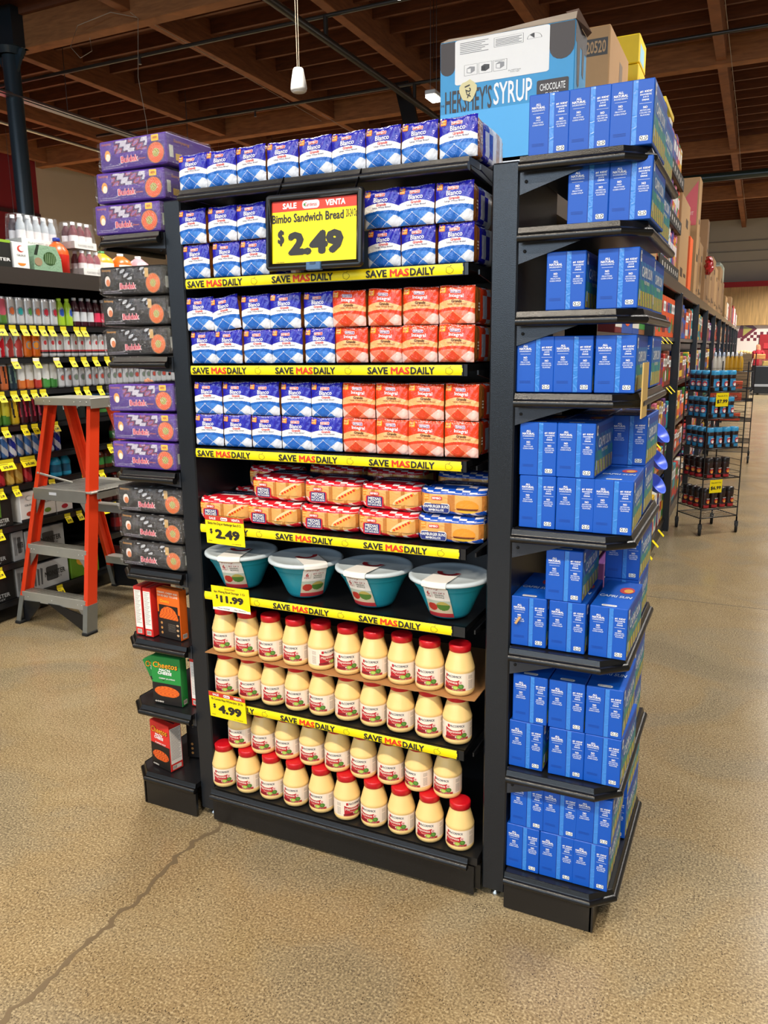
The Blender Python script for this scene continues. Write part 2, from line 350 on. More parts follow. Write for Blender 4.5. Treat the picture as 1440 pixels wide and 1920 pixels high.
# pendant speaker
t=empty('pendant_speaker',(-1.357,3.0,3.33)); tag(t,'white bell-shaped loudspeaker hanging on thin wires above the bread','speaker')
b=MB(); b.lathe([(0,.002),(.046,.002),(.052,.006),(.055,.02),(.05,.06),(.036,.135),(.03,.146),(0,.148)],H('e4e0d8'),'plastic',24); b.build('shell',t)
b=MB(); b.lathe([(0,-.001),(.044,-.001),(.044,.003)],H('f6f4ee'),'plastic',24); b.build('grille',t)
b=MB(); b.tube([(-.006,0,.147),(-.01,0,1.0),(-.006,0,2.4)],.0025,H('b8a890'),'plastic',5); b.tube([(.008,0,.147),(.012,0,.9),(0,0,2.4)],.0025,H('b8a890'),'plastic',5); b.build('cable',t)
# sprinkler pipes and conduits
thing1(MB().tube([(-3.3,-6,5.2),(-3.3,28,5.2)],.045,H('33302b'),'darkmetal',10),'sprinkler_main','black sprinkler main pipe running away under the roof beams','pipe')
for yy,lb in ((6.95,'nearer'),(9.62,'farther')):
    t=empty('sprinkler_branch',(0,yy,5.45)); tag(t,'%s dark sprinkler branch pipe crossing above the main pipe'%lb,'pipe')
    MB().tube([(-9.5,0,0),(2,0,0)],.025,H('2c2924'),'darkmetal',8).build('pipe',t)
    MB().tube([(-3.3,0,-.25),(-3.3,0,0)],.03,H('2c2924'),'darkmetal',8).build('riser',t)
    for k in (-6.1,-1.6):
        MB().tube([(k,0,0),(k,0,-.1)],[.012,.022],H('777777'),'metal',8).build('sprinkler_head',t)
thing1(MB().tube([(-6,17.5,5.2),(6,17.5,5.2)],.09,H('26352f'),'darkmetal',12),'roof_pipe','dark green pipe crossing under the roof above the right aisle','pipe')
t=empty('strut_channel',(-7.7,0,5.0)); tag(t,'galvanised strut channel run hung from rods at upper left','channel')
b=MB(); b.box(-.05,.05,2,16,-.03,.03,H('8d9094'),'metal'); b.box(.06,.1,2,16,-.02,.0,H('a8abb0'),'metal'); b.build('channel',t)
for k in (4.5,7.2,9.9,12.6): MB().tube([(0,k,0),(0,k,1.1)],.006,H('777777'),'metal',5).build('hanger_rod',t)
thing1(MB().tube([(-8.85,2,5.0),(-8.85,16,5.0)],.03,H('a9a49c'),'metal',8),'conduit','pale conduit pipe running behind the steel column','pipe')
def wire(pts,label,name='hanging_wire',r=.004,c=H('a79c8a')): return thing1(MB().tube(pts,r,c,'plastic',5),name,label,'wire')
wire([(-5.55,6.2,5.62),(-5.55,6.33,5.6),(-5.5,6.2,4.9),(-5.42,6.2,4.4),(-5.35,6.2,3.2)],'pale wire hanging down from the big girder at upper left')
wire([(-5.55,6.3,5.6),(-5.9,6.25,5.7),(-6.4,6.2,5.62),(-6.55,6.2,5.4),(-6.4,6.2,5.25),(-6.2,6.2,5.3),(-6.22,6.2,5.45)],'curled loose wire end looping under the big girder')
wire([(-5.5,6.5,5.6),(-5.6,8,5.62),(-5.65,11,5.55)],'thin wire tacked along the second roof beam from the left')
wire([(-2.36,8.0,5.0),(-2.36,8.0,5.97)],'dark drop cord above the glowing pendant light',c=H('222222'))
wire([(-5.76,11.2,5.73),(-5.0,11.2,5.25),(-3.4,11.2,5.35),(-3.5,11.2,5.73)],'pale cable strung between beams left of the pendant light')
wire([(.9,9,5.66),(.92,14,5.6),(.88,20,5.62),(.9,27,5.6)],'cable tacked along the roof beam over the right aisle')
thing1(MB().prism([(-3.9,5.70),(-3.65,5.70),(-3.35,4.55),(-3.6,4.55)],10.2,10.26,H('15130f'),'darkmetal','y'),'duct_flap','black metal flap hanging below the roof beyond the pipes','bracket')
b=MB()
for k in range(5): b.tube([(-6.9+.02*k+.17*math.cos(a),4.6,5.0+.25*math.sin(a)-.01*k) for a in [i*2*PI/20 for i in range(20)]],.012,H('d8c9ae'),'plastic',6,True)
thing1(b,'cable_coil','coil of cream cable hanging at the top left corner','cable')
# ================================================================== GONDOLA: endcap frame
def sweep(b,plan,prof,c,fin='hammer'):
    """moulding: profile (out,z) carried along an open plan polyline (x,y), outward = right of travel"""
    n=len(plan); nrm=[]
    for i in range(n):
        ds=[]
        for a,c2 in ((i-1,i),(i,i+1)):
            if 0<=a and c2<n:
                d=Vector((plan[c2][0]-plan[a][0],plan[c2][1]-plan[a][1])).normalized(); ds.append(Vector((d.y,-d.x)))
        m=sum(ds,Vector((0,0))).normalized(); k=1/max(.4,m.dot(ds[0])); nrm.append(m*k)
    V=[];F=[];q=len(prof)
    for i in range(n):
        for (o,z) in prof: V.append((plan[i][0]+nrm[i].x*o,plan[i][1]+nrm[i].y*o,z))
    for i in range(n-1):      # each straight run is rounded on its own, with a crisp mitre between runs
        b.add(V[i*q:(i+2)*q],[(j,q+j,q+j+1,j+1) for j in range(3)],c,fin,False)
        b.add(V[i*q+3:(i+2)*q],[(j,q+j,q+j+1,j+1) for j in range(q-4)],c,fin,True)
    b.add(V[:q],[tuple(range(q))],c,fin); return b.add(V[(n-1)*q:],[tuple(range(q))[::-1]],c,fin)
def nose(z,h=.032,o=.012):    # rolled front edge of a steel shelf
    r=h*.29; return [(0,z),(.0015,z-.0008),(o*.42,z-h*.36),(o*.5,z-h*.42)]+[(o*.5+r*math.sin(a),z-h*.42-r+r*math.cos(a)) for a in [R(k) for k in (25,50,75,100,125,150,180)]]+[(-.004,z-h),(-.004,z-.004)]
ZT=[at(338,355,1,0)[2],1.840,1.585,1.330,1.087,.862,.485]; ZB=.138   # deck heights
G=empty('endcap_shelving',(0,0,0)); tag(G,'tall black steel endcap shelving unit with bread, bowls and mayonnaise','shelving unit')
for (x0,x1,nm) in ((-.094,-.029,'left_upright'),(.949,1.019,'right_upright')):
    b=MB(); b.cbox(x0,x1,.03,.44,.03,2.072,H('14191f'),'hammer',.004); b.build('upright',G)
    f=MB(); f.lathe([(.012,.0),(.014,.008),(.006,.012),(.006,.035)],H('b9b9b5'),'metal',12,(x0+x1)/2,.06); f.build('levelling_foot',G)
b=MB(); b.box(-.03,.95,.43,.45,.05,2.0,H('0c0c0d'),'darkmetal'); b.build('back_panel',G)
for x in (-.026,.934): MB().box(x,x+.014,.33,.43,.1,2.05,H('101113'),'darkmetal').build('slotted_standard',G)
def strip_art(b,x0,x1,z0,z1,t0):
    zc=(z0+z1)/2; h=z1-z0
    b.S=lambda u,v,o:(u,-.0035-o-.003*(1-((v-zc)/(h/2))**2),v)
    b.grid(x0,x1,z0,z1,YEL,'paper',0,1,6,True)
    t=t0
    while t+.28<x1+.02:
        for s,u,w,c in (('SAVE',t+.03,.062,INK),('MAS',t+.0975,.056,H('e8341c')),('DAILY',t+.163,.07,INK)):
            if u-w/2>x0+.004: b.text(s,u,zc-.001,h*.74,c,.0012,w,.034)
        px,pz=t+.238,zc-.002   # outline of a pepper
        ring=[(.010*math.cos(a)*(1+.18*math.cos(3*a)),.0085*math.sin(a)*(1-.1*math.sin(2*a))) for a in [i*2*PI/14 for i in range(14)]]
        for i in range(14):
            a,c2=ring[i],ring[(i+1)%14]; n=Vector((c2[1]-a[1],a[0]-c2[0])).normalized()*.0004
            b.poly([(px+a[0]-n.x,pz+a[1]-n.y),(px+c2[0]-n.x,pz+c2[1]-n.y),(px+c2[0]+n.x,pz+c2[1]+n.y),(px+a[0]+n.x,pz+a[1]+n.y)],INK,.0012)
        b.poly([(px+.001,pz+.008),(px+.0035,pz+.0125),(px+.006,pz+.012),(px+.0045,pz+.011)],INK,.0012)
        t+=.30
for i,z in enumerate(ZT):
    s=empty('shelf',(0,0,0)); s.parent=G
    b=MB(); b.box(.0,.9,.002,.43,z-.022,z-.004,H('131416'),'darkmetal')
    if i==0: sweep(b,[(0,0),(.9,0)],[(a*1.1,zz) for a,zz in nose(z-.003,.034)],H('131417')); b.prism([(0,z-.004),(.2,z-.004),(.40,z-.004),(.40,z-.06),(.02,z-.03)],.888,.899,H('1d1e22'),'hammer','x')
    else: b.box(0,.9,-.0025,.006,z-.034,z-.004,H('101112'),'darkmetal')
    b.build('deck',s)
    for x in (-.012,.916):
        q=MB(); q.prism([(.03,z-.02),(.43,z-.02),(.43,z-.09),(.33,z-.075),(.03,z-.032)],x,x+.004,H('141518'),'darkmetal','x'); q.build('bracket',s)
    if i>0:
        xr={1:.9,2:.9,3:.9,4:.895,5:.875,6:.893}[i]
        b=MB(); strip_art(b,.004,xr-.012,z-.032,z-.0055,{1:.012,2:.012,3:.012,4:-.01,5:-.03,6:-.02}[i]); b.build('price_strip',s)
        MB().box(-.0008,.003,-.006,.0,z-.034,z-.004,BLK,'plastic').build('strip_end_cap',s); MB().box(xr-.014,xr-.011,-.006,0,z-.034,z-.004,BLK,'plastic').build('strip_end_cap',s)
s=empty('base_shelf',(0,0,0)); s.parent=G
b=MB(); b.box(-.02,.94,.012,.43,.11,ZB-.003,H('1b1b1c'),'darkmetal'); sweep(b,[(-.02,.0),(.915,.0)],[(o,z) for o,z in nose(ZB,.036,.014)],H('0f0f10')); b.build('deck',s)
b=MB(); b.box(-.028,.93,.012,.022,.012,.105,H('111112'),'hammer'); b.box(.93,.948,.02,.03,.03,.11,H('0d0d0d'),'darkmetal'); b.build('kick_plate',s)
# side racks
def wing(name,label,xi,xo,zs,base,sgn,ydp):
    """xi = inner x beside the upright, xo = outer x; sgn +1 right, -1 left"""
    t=empty(name,(0,0,0)); tag(t,label,'shelving unit'); yf=.015
    plan=[(xi,yf),(xo-sgn*.055,yf),(xo,yf+.05),(xo,ydp)]
    pl=plan if sgn>0 else plan
    for k,z in enumerate(zs+[base]):
        s=empty('shelf' if k<len(zs) else 'base_shelf',(0,0,0)); s.parent=t
        b=MB(); b.prism([plan[0],plan[1],plan[2],plan[3],(xi,ydp)],z-.02,z-.002,H('17181b'),'darkmetal','z'); b.build('deck',s)
        b=MB(); P=plan if sgn>0 else plan[::-1]
        if sgn<0: P=[(p[0],p[1]) for p in P]
        sweep(b,P,nose(z,.036,.014),H('0a0b0c')); b.build('rolled_edge',s)
        if k<len(zs):
            b=MB(); x2=xi+sgn*.13
            b.prism([(xi-sgn*.004,z-.002),(x2,z-.03),(x2+sgn*.02,z-.037),(xi-sgn*.004,z-(.085 if sgn>0 else .05))],yf+.018,yf+.022,H('2b3038'),'hammer','y')
            b.lathe([(0,0),(.004,.0),(.004,.0005)],BLK,'matte',10)  if False else None
            b.build('gusset',s)
            q=MB(); q.M=Matrix.Translation((xi+sgn*.012,yf+.017,z-.055))@Matrix.Rotation(R(90),4,'X'); q.lathe([(0,0),(.0042,0),(.0042,.001),(0,.001)],H('020202'),'matte',12); q.build('bolt_hole',s)
    b=MB(); b.box(min(xi,xo-sgn*.045),max(xi,xo-sgn*.045),.008,.02,.004,base-.03,H('141415'),'darkmetal'); b.box(xo-sgn*.045-.005,xo-sgn*.045+.005,.008,ydp-.02,.004,base-.03,H('141415'),'darkmetal'); b.build('kick_plate',t)
    b=MB(); b.box(min(xi,xi+sgn*.1),max(xi,xi+sgn*.1),ydp-.01,ydp,.05,2.02,H('0d0d0e'),'darkmetal'); b.build('back_panel',t)
    for fx in (xo-sgn*.06,):
        f=MB(); f.lathe([(.011,.0),(.012,.008),(.005,.012),(.005,.03)],H('cfcfca'),'metal',12,fx,.03); f.build('levelling_foot',t)
    return t
ZW=[at(1180,273,1,.03)[2],at(1179,414,1,.04)[2],at(1158,579,1,.04)[2],at(1151,738,1,.04)[2],at(1147,1003,1,.04)[2],at(1100,1229,1,.04)[2],at(1110,1468,1,.04)[2]]; BW=.118
wing('side_rack','black steel side rack at right stacked with blue juice cartons',1.024,1.322,ZW,BW,1,.58)
ZL=[at(250,438,1,.02)[2],at(270,669,1,.02)[2],at(290,884,1,.02)[2],at(300,1071,1,.02)[2],at(300,1203,1,.02)[2],at(310,1328,1,.02)[2]]; BL=.128
wing('side_rack','black steel side rack at left holding noodle packs and macaroni boxes',-.1,-.375,ZL,BL,-1,.36)
print('ZW',[round(float(z),3) for z in ZW],'ZL',[round(float(z),3) for z in ZL])
# ================================================================== BREAD
def smooth01(x): return max(0,min(1,x))
def loaf_proto(kind):
    W=.0995; Hh=.0985; D=.235
    if kind=='white': A,B_,Cm,Cw,band=H('2222a8'),H('1f63bd'),H('3f7fd2'),H('dfe4ee'),H('f4f3f1')
    else: A,B_,Cm,Cw,band=H('e2401a'),H('d8401f'),H('e87a5c'),H('f3c6bb'),H('eeb374')
    rn=random.Random(11 if kind=='white' else 12)
    ph=[rn.uniform(0,6) for _ in range(6)]
    def bulge(s,t):
        a=abs(2*s-1); c=abs(2*t-1)
        return -.004*(1-a**3)*(1-c**3)+.0045*(a**11+c**13)+.0007*math.sin(13*s+ph[0]+5*t)*math.sin(11*t+ph[1])+.0005*math.sin(31*s-17*t+ph[2])
    def S(u,v,o):
        s=u/W+.5; t=v/Hh
        k=1-.012*abs(2*t-1)**4
        return (u*k,bulge(s,t)-o,v+.0015*math.sin(5*s+ph[3])*t)
    def art(s,t):
        if t>.965+.02*math.sin(9*s): return H('d9d9dd') if rn.random()<.25 else A
        top=.47+.17*math.sin(PI*(.12+.78*s))
        bot=.33+.11*math.sin(PI*(.10+.72*s))
        if t>top: return A
        if t>bot: return band
        w2=bot-.075-.12*max(0,s-.55)**1.2
        if t>w2: return B_
        if t>w2-.012: return Cm
        p=(s-.42)/.235; q=(t-.13)/.19
        if abs(p)+abs(q)<1: return B_ if kind=='white' else H('d9431e')
        if abs(p)+abs(q)<1.05: return band
        i=math.floor((p+q+1)/2); j=math.floor((p-q+1)/2)
        return Cm if (i+j)%2 else Cw
    e=empty('bread_loaf')
    b=MB(); b.S=S; b.grid(-W/2,W/2,.0005,Hh,art,'film',0,92,92,True)
    # body behind the printed front: side walls, top, bottom, back; the crust shows through clear film, then printed film again
    crust=H('a5652c'); crust2=H('8d5322')
    n=14
    prof=[(-W/2,0),(W/2,0),(W/2,Hh),(-W/2,Hh)]
    ring=[]
    for i in range(32):
        a=i/32*2*PI+PI/32; cx,sx=math.cos(a),math.sin(a)
        ring.append((W/2*math.copysign(abs(cx)**.28,cx),Hh/2+Hh/2*math.copysign(abs(sx)**.28,sx)))
    ys=[.006,.014,.026,.04,.052,.07,.1,.13,.16,.19,.215,D]
    V=[];F=[];C=[]
    for k,yv in enumerate(ys):
        sc=[.985,1.0,1.0,.995,.97,.985,1.0,1,1,1,.98,.9][k]
        for i,(x,z) in enumerate(ring): V.append((x*sc+.0008*math.sin(i*2.3+k),yv,max(.0,Hh/2+(z-Hh/2)*sc)))
    for k in range(len(ys)-1):
        for i in range(32):
            F.append((k*32+i,k*32+(i+1)%32,(k+1)*32+(i+1)%32,(k+1)*32+i))
            yy=ys[k]
            if yy<.045: C.append(None)
            elif yy<.12: C.append(A if (k+i//3)%3 else H('c9cede'))
            else: C.append(band if k%2 else H('c9a68a'))
    fr=[i for i,c in enumerate(C) if c is None]; bk=[i for i,c in enumerate(C) if c is not None]
    b.add(V,[F[i] for i in bk]+[tuple(range(11*32,12*32))],[C[i] for i in bk]+[A],'film',True)
    b.build('wrapper',e)
    c=MB(); c.add(V,[F[i] for i in fr],[crust if (i//32)%2 else crust2 for i in fr],'film',True)
    c.build('crust',e)
    d=MB(); d.S=lambda u,v,o:(W/2+.0012+o,u,v)
    for k in range(3): d.text('000' if k<2 else '88',.03,.052-.008*k,.005,H('e8e0d0'),.001,.012,.015)
    d.S=S
    d.rrect(-.046,-.029,.079,.094,.002,H('f5801e') if kind=='white' else H('f7a92a'),.0009,'film')
    d.text('NEW',-.0375,.0893,.0042,H('fff0a0'),.0013,.013,.015); d.text('LOOK!',-.0375,.0832,.0042,H('fff0a0'),.0013,.014,.015)
    d.rrect(-.0165,.0135,.0785,.0875,.003,H('f0eef0'),.0008,'film'); d.rrect(-.0155,.0125,.0793,.0868,.0025,H('e0353f') if kind=='white' else H('8c4a8e'),.0012,'film')
    d.text('BIMBO',-.0015,.083,.0050,WHT,.0024,.023,.015)
    d.text('Blanco' if kind=='white' else 'Integral',.001,.0710,.0122,H('f7f7fb'),.0012,.040,.016)
    d.text('Grande',.002,.0585,.0074,H('d8303a') if kind=='white' else H('3a1e16'),.0012,.029,.016,.15)
    d.text('Large White Bread' if kind=='white' else 'Large Wheat Bread',.003,.0508,.0052,H('2a2f78') if kind=='white' else H('a3492a'),.0012,.052,.008)
    d.build('front_print',e)
    tag(e,None,'bread'); return proto(e)
LW=loaf_proto('white'); LI=loaf_proto('wheat')
rnd=random.Random(5)
def loaf(kind,x0,x1,y,z,label,group=None,tilt=0,rz=None):
    P=LW if kind=='w' else LI
    o=put(P,((x0+x1)/2,y,z),(rnd.uniform(-.035,.035) if rz is None else rz),label,group,ry=tilt if tilt else rnd.uniform(-.012,.012),rx=rnd.uniform(-.02,.0))
    s=(x1-x0-.002)/.0995; o.scale=(min(s,1.06),1,1); return o
top=[-.022,.081,.184,.289,.395,.497,.599,.702,.809,.909]
z0=ZT[0]
for i in range(9): loaf('w',top[i],top[i]+.1035,.022,z0+.0005,'blue-wrapped large white bread loaf, %s on the very top shelf'%(ORD[i] if i<8 else 'rightmost'),'white bread on the top shelf',rz=rnd.uniform(-.05,.03))
for xs,side in (([-.034,.075,.177],'left'),([.593,.692,.798],'right')):
    for j in range(2):
        for i,x in enumerate(xs):
            loaf('w',x+(.004 if j==0 else 0),x+(.1045 if side=='right' else .101),.022+.008*(1-j),ZT[1]+.001+.0995*j,'blue-wrapped white loaf %s of the framed sale sign, %s row, %s of three'%(side,'upper' if j else 'lower',('left','middle','right')[i]),'white bread beside the sale sign')
rows={2:([-.022,.077,.177,.280,.391,.489,.598,.700,.807],5),3:([-.018,.089,.193,.300,.405,.510,.617,.718,.824],5)}
for sh,(xs,nb) in rows.items():
    for j in range(2):
        for i,x in enumerate(xs):
            k='w' if i<nb else 'i'
            nx=(xs+[.909 if sh==2 else .922])[i+1]
            nth=ORD[i] if k=='w' else ('nearest the blue loaves','second of four','third of four','rightmost')[i-5]
            loaf(k,x,min(nx,x+.1055),.020+rnd.uniform(0,.012),ZT[sh]+.001+.0995*j,'%s loaf, %s row, %s, on the %s bread shelf'%('blue-wrapped white' if k=='w' else 'orange-wrapped wheat','upper' if j else 'lower',nth,'third' if sh==2 else 'fourth'),('white' if k=='w' else 'wheat')+' bread on the %s shelf'%('third' if sh==2 else 'fourth'),tilt=(-.12 if (sh,j,i) in ((2,1,1),) else 0))
# ================================================================== BUNS
def bun_proto(kind):
    W=.192;Hh=.076;D=.16; e=empty('bun_pack'); hot=kind=='hot'
    rn=random.Random(3)
    RD=H('d3202f') if hot else H('1b4fb4'); bunc=H('e3aa62'); bun2=H('c07c3a')
    def fy(s,t):
        a=abs(2*s-1);c=abs(2*t-1)
        rip=.005*abs(math.sin(PI*s*(4 if hot else 2)))*(1 if t>.25 else .3)
        return -.004-rip*(1-c**4)+.022*(a**7+c**8)
    def S(u,v,o):
        s=u/W+.5;t=v/Hh; return (u*(1-.03*abs(2*t-1)**2),fy(s,t)-o,v)
    def art(s,t):
        lab=(.16<s<.5) and (.06<t<.66)
        if t>.84: return RD if (int(s*9)+int(t*20))%3 else H('f2e8e6')
        if t>.78: return RD
        w=.20+.10*math.sin(s*6+.6)
        if t<w: return RD if (s*7+t*3)%1.6<1.05 else H('f2e6e2')
        # picture of the filled bun
        if hot:
            p=(s-.78)*1.0; q=(t-.47)*.42; d=p*.86+q*.5; c=-p*.5+q*.86
            if (d/.215)**2+(c/.075)**2<1:
                if abs(c-.012)<.02 and abs(d)<.17: return H('d8391e') if int(d*60)%3 else H('f0b23c')
                return H('e0a95c') if c<0 else H('efd2a0')
        else:
            if ((s-.74)/.17)**2+((t-.36)/.26)**2<1: return H('e8962e') if t>.3 else (H('7a3a1c') if t>.22 else H('f2c23c'))
        m=abs(math.sin(PI*s*(4 if hot else 2)))
        return bunc if m>.35 else bun2
    b=MB(); b.S=S; b.grid(-W/2,W/2,.001,Hh,art,'film',0,128,60,True)
    V=[];F=[];C=[];ring=[]
    for i in range(28):
        a=i/28*2*PI+PI/28; cx,sx=math.cos(a),math.sin(a)
        ring.append((W/2*math.copysign(abs(cx)**.4,cx),Hh/2+Hh/2*math.copysign(abs(sx)**.35,sx)))
    ys=[.016,.03,.05,.075,.1,.13,.15,D]
    for k,yv in enumerate(ys):
        sc=[.93,1.0,1.02,.99,1.02,1.0,.95,.7][k]
        for i,(x,z) in enumerate(ring): V.append((x*sc,yv,max(0,Hh/2+(z-Hh/2)*(sc+.02*math.sin(i+k)))))
    for k in range(len(ys)-1):
        for i in range(28):
            F.append((k*28+i,k*28+(i+1)%28,(k+1)*28+(i+1)%28,(k+1)*28+i))
            top=V[F[-1][0]][2]>Hh*.7
            if top: C.append((RD if (k*3+i)%4 else H('efe4e4')) if k<3 else H('23263a') if k<6 else RD)
            else: C.append(bunc if k<4 else RD)
    F.append(tuple(range(7*28,8*28))); C.append(RD)
    b.add(V,F,C,'film',True)
    b.S=lambda u,v,o:(u,v,Hh+.0018+o)
    b.text('MEDIAS NOCHES' if hot else 'HAMBURGER BUNS',0,.085,.012,H('9fb2d8'),.001,.11,.01)
    b.build('film_bag',e)
    d=MB(); d.S=lambda u,v,o:(u,-.0065-o,v)
    if hot:
        d.rrect(-.069,-.012,.008,.042,.006,RD,.0035,'film'); d.rrect(-.064,-.016,.011,.040,.003,H('272d6e'),.0041,'film')
        d.text('MEDIAS',-.04,.034,.0085,WHT,.0046,.040,.016); d.text('NOCHES',-.04,.0245,.0085,WHT,.0046,.042,.016); d.text('HOT DOG BUNS',-.04,.0160,.0052,WHT,.0046,.044,.02)
    else:
        d.rrect(-.080,-.004,.008,.034,.006,WHT,.0015,'film'); d.rrect(-.0785,-.0055,.0095,.0325,.005,H('22307c'),.004,'film')
        d.text('HAMBURGER BUNS',-.042,.0255,.0085,WHT,.0046,.072,.015); d.text('BIMBOLLOS',-.042,.0155,.0065,WHT,.0046,.044,.02)
    d.rrect(-.056,-.026,.044,.0535,.003,H('e23a44'),.004,'film'); d.text('BIMBO',-.041,.0488,.006,WHT,.0046,.025,.03)
    d.S=lambda u,v,o:(u,-.0062-o,v)
    d.rrect(-.080,-.064,.042,.060,.002,H('f28a22'),.0005,'film'); d.text('NEW',-.072,.0548,.0045,H('ffe88a'),.0012,.012,.02); d.text('LOOK',-.072,.0475,.0045,H('ffe88a'),.0012,.013,.02)
    d.build('front_print',e); tag(e,None,'bread buns'); return proto(e)
BH=bun_proto('hot'); BG=bun_proto('ham')
zb=ZT[4]
for P,xc,y,z,lb,rz in ((BH,.070,.03,0,'red hot dog bun pack behind the small sale tag at the left end',.05),
    (BH,.253,.028,0,'red hot dog bun pack, second from left in the bottom row',-.02),(BH,.452,.028,0,'red hot dog bun pack, third from left in the bottom row',.03),(BH,.645,.028,0,'red hot dog bun pack beside the blue packs in the bottom row',-.01),
    (BG,.838,.03,0,'blue hamburger bun pack at the right end, lower of two',.04),
    (BH,.263,.045,.079,'red hot dog bun pack, leftmost front one of the top row',-.05),(BH,.462,.04,.079,'red hot dog bun pack in the middle of the top row',.06),(BH,.652,.035,.079,'red hot dog bun pack beside the blue packs in the top row',-.03),
    (BG,.845,.035,.079,'blue hamburger bun pack at the right end, upper of two',.03),
    (BH,.14,.21,.079,'red hot dog bun pack set back in shadow at upper left of the bun shelf',.02),(BH,.072,.21,0,'red hot dog bun pack lying behind the leftmost one',.0),(BH,.37,.22,.095,'dark shadowed hot dog bun pack in the rear row, left',.0),(BH,.58,.22,.095,'dark shadowed hot dog bun pack in the rear row, middle',.0),(BG,.82,.225,.095,'blue hamburger bun pack in the rear row at right',.0)):
    put(P,(xc,y,zb+z+.0005),rz,lb,'bun packs on the fifth shelf')
# ================================================================== BOWLS
def bowl_proto():
    e=empty('mixing_bowl'); T=H('1f8ea3')
    K=1.15; prof=[(0,.002*K),(.046,.0),(.056,.003*K),(.063,.012*K),(.079,.045*K),(.094,.072*K),(.100,.080*K),(.1025,.082*K),(.1065,.094*K),(.1135,.098*K)]
    b=MB(); b.lathe(prof,T,'plastic',48); b.build('bowl',e)
    b=MB(); b.lathe([(.1135,.096*K),(.118,.097*K),(.1195,.100*K),(.1185,.105*K),(.112,.1075*K),(.105,.105*K),(.06,.106*K),(0,.1065*K)],H('c6d2d8'),'plastic',48); b.build('lid',e)
    # printed card sleeve hugging lid and wall
    def rad(z):
        for (r0,z0),(r1,z1) in zip(prof[1:],prof[2:]):
            if z0<=z<=z1: return r0+(r1-r0)*(z-z0)/(z1-z0)
        return .1135
    path=[(.02,.1085*K),(.113,.1095*K),(.1215,.106*K),(.1215,.097*K)]+[(rad(z*K)+.0035,z*K) for z in (.09,.078,.066,.052,.04,.028,.016,.008)]
    L=[0]
    for i in range(1,len(path)): L.append(L[-1]+math.dist(path[i],path[i-1]))
    def S(u,v,o):   # v = distance down from the lid edge (negative = on the lid), u sideways
        d=L[2]-v; d=max(0,min(L[-1],d))
        for i in range(len(path)-1):
            if d<=L[i+1]+1e-9:
                k=(d-L[i])/(L[i+1]-L[i]); r=path[i][0]+(path[i+1][0]-path[i][0])*k; z=path[i][1]+(path[i+1][1]-path[i][1])*k; break
        yy=-math.sqrt(max(r*r-u*u,0)) if r>abs(u) else 0
        if i<=0: return (u,yy,z+o)
        return (u,yy-o,z)
    v1=L[2]-L[-1]
    def art(s,t):
        if t>.93: return H('a8242c')
        if t<.07: return H('b8323a')
        if t<.27:
            if ((s-.25)/.2)**2+((t-.16)/.06)**2<1: return H('b53228')
            if ((s-.68)/.26)**2+((t-.18)/.07)**2<1: return H('4f7a33') if t<.20 else H('b7a758')
            return H('cdbba0') if t<.22 else H('b9c7ba')
        return H('efece6')
    b=MB(); b.S=S; b.grid(-.037,.037,v1,L[2]-L[0]-.001,art,'paper',0,52,120)
    b.text('Savvy',-.008,-.024,.010,H('b0474d'),.0008,.042,.004,.2); b.rect(-.029,.014,-.0315,-.0308,H('b0474d'))
    b.text('6',-.0235,-.042,.015,H('c02a34'),.0008,None,.02); b.text('PCS',-.0235,-.0545,.0055,H('c02a34'),.0008,.015,.01); b.rect(-.0125,-.0118,-.058,-.036,H('66705e'))
    for k,s_ in enumerate(('SET OF 3','MIXING','BOWLS')): b.text(s_,.010,-.0385-.0085*k,.0055,H('a8444a') if k==0 else H('5c6158'),.0008,.034 if k==0 else .026,.01)
    for k in range(3): b.rect(-.026,.022,-.061-.003*k,-.0603-.003*k,H('9aa09a'))
    b.build('card_sleeve',e); tag(e,None,'bowl'); return proto(e)
BW_=bowl_proto()
for i,(xc,rz,y) in enumerate(((.093,.25,.086),(.336,.80,.090),(.577,-.09,.088),(.822,-.05,.084))):
    o=put(BW_,(xc,y,ZT[5]+.0005),rz,'teal lidded mixing bowl set with card sleeve, %s of the four'%(('leftmost','second from left','third from left','rightmost')[i]),'mixing bowl sets'); 
